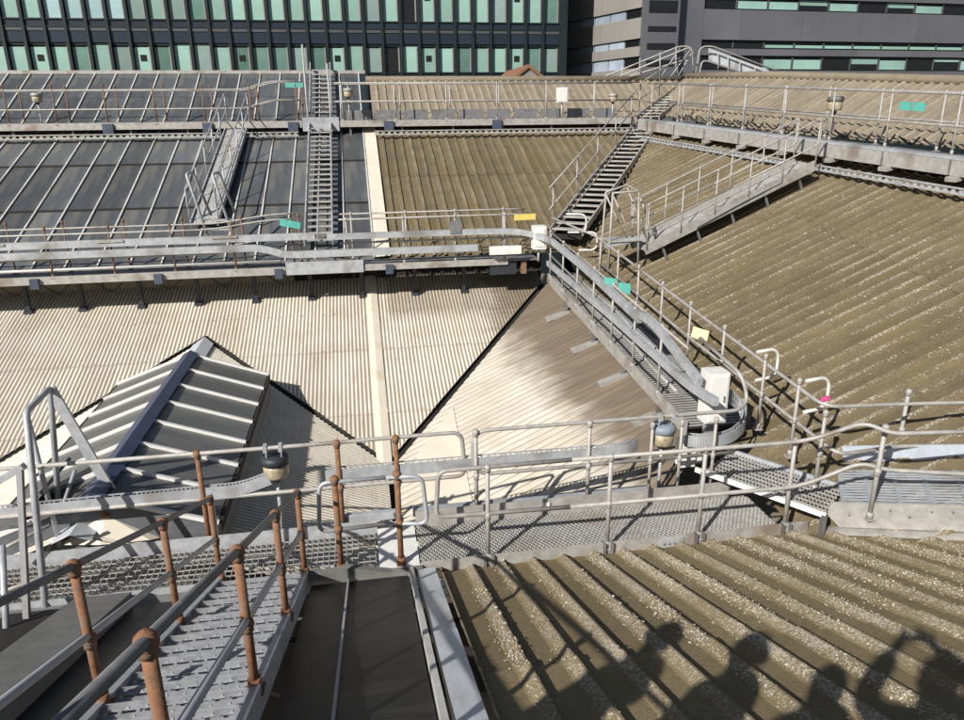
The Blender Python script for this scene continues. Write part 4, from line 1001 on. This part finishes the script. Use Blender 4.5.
# ================================================================ buildings behind
MT['win_green'] = mat('pale_green_blind_glass', (.29, .465, .40), .3, 0, .18, .5, rnd=.22)
MT['win_grey'] = mat('grey_green_blind_glass', (.25, .35, .32), .3, 0, .2, .5, rnd=.25)
MT['win_deep'] = mat('deep_green_glass', (.13, .235, .2), .25, 0, .3, .5, rnd=.25)
MT['win_pale'] = mat('pale_reflecting_glass', (.38, .55, .56), .25, 0, .25, .4, rnd=.15)
MT['win_dark'] = mat('dark_open_window', (.012, .014, .014), .25)
MT['spandrel'] = mat('dark_blue_spandrel', (.022, .033, .052), .35, .1, .3, .3, rnd=.15)
MT['spandrel_red'] = mat('mauve_grey_band', (.075, .075, .085), .5, 0, .25, .3)
MT['fin'] = mat('black_green_fin', (.012, .02, .022), .4)
MT['panel_grey'] = mat('charcoal_cladding', (.15, .15, .168), .45, .2, .2, .15, rnd=.1)
MT['clad_beige'] = mat('grey_beige_cladding', (.26, .245, .225), .6, 0, .2, .12, rnd=.06)
MT['win_blue'] = mat('pale_blue_glass', (.36, .42, .5), .2, 0, .35, .3, rnd=.25)
YG = 60.0
gb = empty('green_glass_building', (-10, YG, -18), 'office block with rows of pale green windows between black fins', 'building')
xe = PY(566, 40, YG).x; BW = 1.385
zs = lambda y: PY(300, y, YG).z
z_b, z_s2, z_w2b, z_w2t, z_m0, z_m1, z_w1b, z_w1t = zs(88), zs(74.0), zs(72.0), zs(46), zs(44), zs(20), zs(20), zs(-32)
MB().box((xe-60, YG+.35, -18), (xe, YG+16, z_w1t+6)).build('core', 'fin', gb)
winm = {}
def box_mesh(k, w, d, h, m):
    if (k, w, h, m) not in winm: winm[(k, w, h, m)] = MB().box((0, 0, 0), (w, d, h)).mesh(k, m)
    return winm[(k, w, h, m)]
R = random.Random(11)
finm = MB().box((-.1, -.18, 0), (.1, .2, 18)).mesh('fin', 'fin')
dark_cols = {(1, 11): 1, (1, 14): 1, (1, 17): 1, (0, 15): 1}
i = 0; x = xe-.5
while x > xe-52:
    x0 = x-BW
    link('fin', finm, gb, (x, YG, z_b-4))
    for row, (zb_, zt_) in enumerate(((z_w1b, z_w1t), (z_w2b, z_w2t))):
        col = int((x0-(xe-52))/BW)
        drk = R.random() < .07
        mm = 'win_dark' if drk else ('win_pale' if row == 0 and 22 < i < 27 else R.choice(('win_green', 'win_green', 'win_green', 'win_grey', 'win_deep')))
        hh = zt_-zb_
        f = link('window', box_mesh('window', round(BW-.28, 3), .08, round(hh-.12*(1 if R.random() < .8 else 0), 2), mm), gb, (x0+.14, YG+.1, zb_))
        if not drk and i % 5 == 2: link('vent', box_mesh('vent', .42, .05, .42, 'win_dark'), f, (x0+.5, YG+.06, zb_+hh*.42))
        link('jamb', box_mesh('jamb', .1, .1, round(hh*.96, 2), 'clad_beige'), gb, (x0+BW-.24, YG+.08, zb_))
    for k, (za, zc_, mm, d) in enumerate(((z_w2t, z_w2t+.16, 'fin', .1), (z_w2t+.18, z_w2t+.92, 'spandrel', 0), (z_w2t+.94, z_w2t+1.18, 'spandrel_red', -.05), (z_w2t+1.22, z_w1b-.05, 'spandrel', 0), (z_b-3, z_w2b-.06, 'spandrel', 0))):
        link('spandrel', box_mesh('spandrel', round(BW-.2, 3), .25, round(zc_-za, 3), mm), gb, (x0+.1, YG+d, za))
    x -= BW; i += 1
for za in (z_w2t+1.18, z_w1b-.1, z_w2b-.1): MB().box((xe-52, YG-.1, za), (xe, YG+.05, za+.07)).build('ledge', 'fin', gb)
MB().box((xe-.5, YG-.3, -18), (xe, YG+.3, z_w1t+6)).build('corner_pier', 'fin', gb)

# charcoal building with ribbon windows, slightly turned
db = empty('charcoal_office_building', (30, 62, -18), 'charcoal clad office block with turquoise ribbon windows', 'building')
YD = 58.0; pA = PY(676, 40, YD); dirD = Vector((cos(radians(4)), sin(radians(4)), 0)); nD = Vector((dirD.y, -dirD.x, 0))
def onD(s, z, out=0.): return Vector((pA.x, pA.y, 0))+dirD*s+nD*out+Vector((0, 0, z))
def qbox(parent, name, m, s0, s1, z0, z1, o0, o1):
    vs = [onD(s0, z0, o0), onD(s1, z0, o0), onD(s1, z0, o1), onD(s0, z0, o1), onD(s0, z1, o0), onD(s1, z1, o0), onD(s1, z1, o1), onD(s0, z1, o1)]
    return MB().add(vs, [(0, 3, 2, 1), (4, 5, 6, 7), (0, 1, 5, 4), (1, 2, 6, 5), (2, 3, 7, 6), (3, 0, 4, 7)]).build(name, m, parent)
qbox(db, 'core', 'fin', 0, 46, -18, 24, -14, -.35)
zz_ = lambda y: PY(760, y, YD+1.5).z
rows = ((zz_(11), zz_(0.5), 'a'), (zz_(49), zz_(43.5), 'b'), (zz_(70), zz_(58), 'c'), (zz_(-50), zz_(-60), 'a'))
spans = ((zz_(41.5), zz_(12)), (zz_(56.5), zz_(50)), (zz_(92), zz_(71)), (zz_(-49), zz_(0)), (zz_(-61), zz_(-95)))
for a, c in spans:
    s = 0
    while s < 46:
        w = 5.55
        qbox(db, 'cladding_panel', 'panel_grey', s+.02, min(46, s+w-.02), a, c, -.4, .0); s += w
sw = 2.78
R = random.Random(5)
for ri, (a, c, kd) in enumerate(rows):
    s = 2.3; k = 0
    while s < 45:
        drk = (kd == 'a' and k in (0, 5, 8)) or (kd == 'b' and k < 2) or (kd == 'c' and k in (0, 1, 4, 7))
        half = (kd == 'a' and k in (3, 6)) or (kd == 'c' and k in (5, 10, 8))
        mm = 'win_dark' if drk else 'win_teal'
        if drk: qbox(db, 'window', 'win_dark', s+.06, s+sw-.06, a, c, -.34, -.22)
        elif half:
            f = qbox(db, 'window', 'win_dark', s+.06, s+sw-.06, a, c, -.34, -.24); hh = a+(c-a)*(.5 if k != 8 else .75)
            qbox(f, 'blind', 'win_green', s+.1, s+sw-.1, hh, c-.03, -.239, -.2)
        else: qbox(db, 'window', 'win_green', s+.06, s+sw-.06, a+.04, c-.16, -.34, -.22)
        qbox(db, 'mullion', 'spandrel_red', s-.05, s+.05, a, c, -.35, -.12)
        s += sw; k += 1
qbox(db, 'pier', 'panel_grey', 0, 2.2, -18, 24, -.4, .03)
# lighter return wing between the two
lb_ = empty('grey_banded_building', (24, 80, -18), 'beige grey office wing with bands of pale blue windows between the two blocks', 'building')
cx = PY(640, 40, YD-1).x; cy = YD-1
dirL = Vector((-.33, 1, 0)).normalized(); nL = Vector((-dirL.y, dirL.x, 0))
def lbox(name, m, s0, s1, z0, z1, o0, o1, parent=None):
    f = lambda s, z, o: Vector((cx, cy, z))+dirL*s+nL*o
    vs = [f(s0, z0, o0), f(s1, z0, o0), f(s1, z0, o1), f(s0, z0, o1), f(s0, z1, o0), f(s1, z1, o0), f(s1, z1, o1), f(s0, z1, o1)]
    return MB().add(vs, [(0, 1, 2, 3), (7, 6, 5, 4), (0, 4, 5, 1), (1, 5, 6, 2), (2, 6, 7, 3), (3, 7, 4, 0)]).build(name, m, parent or lb_)
lbox('core', 'fin', 0, 60, -18, 24, -6, -.3)
zc = lambda y: PY(638, y, cy).z
for a, c in ((zc(95), zc(68)), (zc(56), zc(46)), (zc(38), zc(17)), (zc(7), zc(-12)), (zc(-22), zc(-60))):
    s = 0
    while s < 60: lbox('cladding_panel', 'clad_beige', s+.02, s+4.98, a, c, -.4, 0); s += 5
for a, c in ((zc(68), zc(56)), (zc(46), zc(38)), (zc(17), zc(7)), (zc(-12), zc(-22))):
    s = 0; k = 0
    while s < 58:
        lbox('window', 'win_dark' if k < 1 else 'win_blue', s+.07, s+1.93, a+.02, c-.02, -.38, -.15); s += 2; k += 1
# dark recessed link with narrow windows
lk = empty('dark_link_block', (cx+1, cy, -18), 'narrow dark stair block with small windows at the charcoal building corner', 'building')
xk0, xk1 = PY(640, 40, YD-.8).x, PY(677, 40, YD-.8).x
MB().box((xk0, YD-1, -18), (xk1, YD+8, 24)).build('wall', 'panel_grey', lk)
for y0, y1 in ((0, 12), (26, 31), (43, 49), (60, 66)):
    MB().box((xk0+.5, YD-1.06, zc(y1)), (xk1-.25, YD-.99, zc(y0))).build('window', 'win_dark', lk)
# little tiled gable beyond the ridge
tg = empty('little_tiled_gable', (10, 34, 3), 'tiny orange tiled gable peeping over the far ridge', 'roof')
A0, B0, C0 = PY(529, 64, 34), PY(514, 76, 34), PY(544, 76, 34)
for s, p in ((-1, B0), (1, C0)):
    vs = [A0, p, p+Vector((0, 5, 0)), A0+Vector((0, 5, 0))]
    MB().add(vs+[v-Vector((0, 0, .15)) for v in vs], [(0, 1, 2, 3), (7, 6, 5, 4), (0, 4, 5, 1), (1, 5, 6, 2), (2, 6, 7, 3), (3, 7, 4, 0)]).build('slope', 'rust', tg)
MB().add([A0-Vector((0, -.1, .1)), B0+Vector((.1, .1, -.1)), C0+Vector((-.1, .1, -.1)), C0+Vector((-.1, .1, -3)), B0+Vector((.1, .1, -3))], [(0, 1, 4, 3, 2)]).build('wall', 'clad_beige', tg)

# ================================================================ the party on the ridge platform (they cast the shadows on the near roof)
MT['skin'] = mat('skin', (.5, .3, .21), .55)
MT['hair'] = mat('dark_hair', (.03, .02, .015), .6)
MT['trousers'] = mat('navy_trousers', (.03, .035, .05), .85)
MT['orange'] = mat('orange_jacket', (.75, .2, .03), .8); MT['navy'] = mat('navy_jacket', (.04, .05, .09), .8)
MT['hat'] = mat('white_helmet', (.75, .75, .73), .4); MT['boot'] = mat('black_boots', (.02, .02, .02), .6)
def skin_mesh(name, nodes, edges, root, m, sub=2):
    me = bpy.data.meshes.new(name); me.from_pydata([n[0] for n in nodes], edges, []); me.materials.append(MT[m])
    o = bpy.data.objects.new(name, me); COL.objects.link(o)
    md = o.modifiers.new('skin', 'SKIN'); md.use_smooth_shade = True
    for i, n in enumerate(nodes):
        sv = me.skin_vertices[0].data[i]; r = n[1]; sv.radius = r if isinstance(r, tuple) else (r, r); sv.use_root = (i == root)
    sd = o.modifiers.new('sub', 'SUBSURF'); sd.levels = sub; sd.render_levels = sub
    dg = bpy.context.evaluated_depsgraph_get(); ev = bpy.data.meshes.new_from_object(o.evaluated_get(dg))
    bpy.data.objects.remove(o); ev.materials.clear(); ev.materials.append(MT[m]); ev.polygons.foreach_set('use_smooth', [True]*len(ev.polygons)); return ev
def person(loc, face, H, label, jacket, hands, hat=None):
    """standing figure; hands = two targets in local coords (x right, y forward, z up)"""
    t = empty('person', loc, label, 'person', None); s = H/1.75
    c, sn = cos(face), sin(face)
    def T(p): x, y, z = p; return Vector((x*c-y*sn, x*sn+y*c, z))*s
    nodes = []; edges = []
    def add(p, r, par=None):
        nodes.append((T(p), tuple(q*s for q in r) if isinstance(r, tuple) else r*s))
        if par is not None: edges.append((par, len(nodes)-1))
        return len(nodes)-1
    def body(grow=0, parts='all'):
        nodes.clear(); edges.clear(); g = grow
        pel = add((0, 0, .95), (.15+g, .115+g)); ab = add((0, .01, 1.1), (.14+g, .105+g), pel); ch = add((0, .0, 1.3), (.165+g, .12+g), ab)
        nk0 = add((0, -.01, 1.43), (.09+g, .08+g), ch)
        ends = []
        if parts in ('all',):
            nk = add((0, .0, 1.5), .055, nk0); h1 = add((0, .02, 1.57), (.07, .08), nk); h2 = add((0, .02, 1.65), (.078, .095), h1); add((0, .01, 1.72), (.06, .075), h2)
        for k, sd in enumerate((-1, 1)):
            sh = add((sd*.175, -.01, 1.40), .066+g, nk0); hd = Vector(hands[k]); a = Vector((sd*.19, -.01, 1.38)); d = hd-a; L_ = min(d.length, .56)
            mid = a+d*.5; bl = math.sqrt(max(0, .29**2-(L_/2)**2)); el = mid+(Vector((sd*1, -.1, -.2)) if hd.z > 1.5 else Vector((sd*.8, -.2, -.55))).normalized()*bl
            e1 = add(tuple(a.lerp(el, .55)), .05+g, sh); e2 = add(tuple(el), .043+g, e1)
            w_ = add(tuple(el.lerp(hd, .85)), .03+g*.8, e2)
            if parts == 'all':
                pm = add(tuple(hd), (.042, .02), w_)
                dd = (hd-el).normalized(); side = dd.cross(Vector((0, 1, 0))); side = side.normalized() if side.length > .1 else Vector((1, 0, 0))
                for q in range(4):
                    b0 = hd+dd*.045+side*(q-1.5)*.021; f1 = add(tuple(b0), .0095, pm); L2 = (.035, .042, .039, .03)[q]
                    f2 = add(tuple(b0+dd*L2), .0085, f1); add(tuple(b0+dd*L2*1.6+Vector((0, .022, 0))), .0075, f2)
                b0 = hd-side*.045+dd*.0; f1 = add(tuple(b0), .011, pm); add(tuple(b0-side*.018+dd*.035+Vector((0, .012, 0))), .009, f1)
        if parts != 'jacket':
            for sd in (-1, 1):
                hp = add((sd*.09, 0, .88), .095+g, pel); kn = add((sd*.10, .02, .5), .062+g, hp); ca = add((sd*.105, 0, .33), .056+g, kn); an = add((sd*.11, -.02, .1), .042+g, ca)
                if parts == 'all': ft = add((sd*.115, .03, .045), (.045, .035), an); add((sd*.13, .14, .035), (.042, .028), ft)
        return list(nodes), list(edges)
    n_, e_ = body(); link('body', skin_mesh('body', n_, e_, 0, 'skin'), t, loc)
    n_, e_ = body(.035, 'jacket'); link('jacket', skin_mesh('jacket', n_, e_, 0, jacket, 1), t, loc)
    # trousers: pelvis and legs only
    nodes.clear(); edges.clear(); pel = add((0, 0, .97), (.165, .13))
    for sd in (-1, 1):
        hp = add((sd*.09, 0, .86), .108, pel); kn = add((sd*.10, .02, .5), .076, hp); add((sd*.108, -.01, .12), .066, kn)
    link('trousers', skin_mesh('trousers', list(nodes), list(edges), 0, 'trousers', 1), t, loc)
    for sd in (-1, 1):
        nodes.clear(); edges.clear(); a = add((sd*.11, -.02, .14), .055); b = add((sd*.115, .0, .055), (.055, .05), a); add((sd*.13, .16, .045), (.05, .04), b)
        link('boot', skin_mesh('boot', list(nodes), list(edges), 0, 'boot', 1), t, loc)
    hb = MB(); hc = T((0, .0, 1.69))
    if hat: hb.lathe([(.135*s, -.02*s), (.13*s, 0), (.12*s, .05*s), (.08*s, .1*s), (.01, .12*s)], hc, 16).build('helmet', 'hat', t, loc)
    else: hb.lathe([(.085*s, -.1*s), (.1*s, -.04*s), (.1*s, .02*s), (.07*s, .075*s), (.01, .09*s)], T((0, -.02, 1.69)), 14).build('hair', 'hair', t, loc)
    fm = MB().ball(T((0, .108, 1.62)), .014*s, 8, 5); fm.build('nose', 'skin', t, loc)
    for sd in (-1, 1): MB().ball(T((sd*.032, .1, 1.645)), .011*s, 8, 5).build('eye', 'hair', t, loc); MB().ball(T((sd*.085, .01, 1.635)), .022*s, 8, 5).build('ear', 'skin', t, loc)
    MB().box(T((-.025, .1, 1.58))-Vector((0, 0, .004)), T((.025, .104, 1.58))+Vector((0, .004, .004))).build('mouth', 'pink', t, loc)
    return t
zp = 2.572
person((-.03, -.24, zp), -.1, 1.84, 'person in a navy jacket holding a phone up above eye level', 'navy', ((-.12, .2, 1.74), (.09, .2, 1.74)))
person((-.52, .02, zp), .1, 1.66, 'short bareheaded person in an orange jacket beside the photographer', 'orange', ((-.18, .2, 1.0), (.16, .2, 1.05)))
person((-.98, .28, zp), .2, 1.72, 'person in an orange jacket and white helmet at the stair head', 'orange', ((-.25, .1, .85), (.25, .12, .9)), True)
person((-1.62, .5, zp), .1, 1.74, 'person in a navy jacket and white helmet leaning by the left rail', 'navy', ((-.3, .2, 1.0), (.22, .25, 1.1)), True)
ph = MB().box((-.075, -.034, 4.405), (.075, -.026, 4.475)).build('phone', 'black'); tag(ph, 'black phone held up by the person in the navy jacket', 'phone')
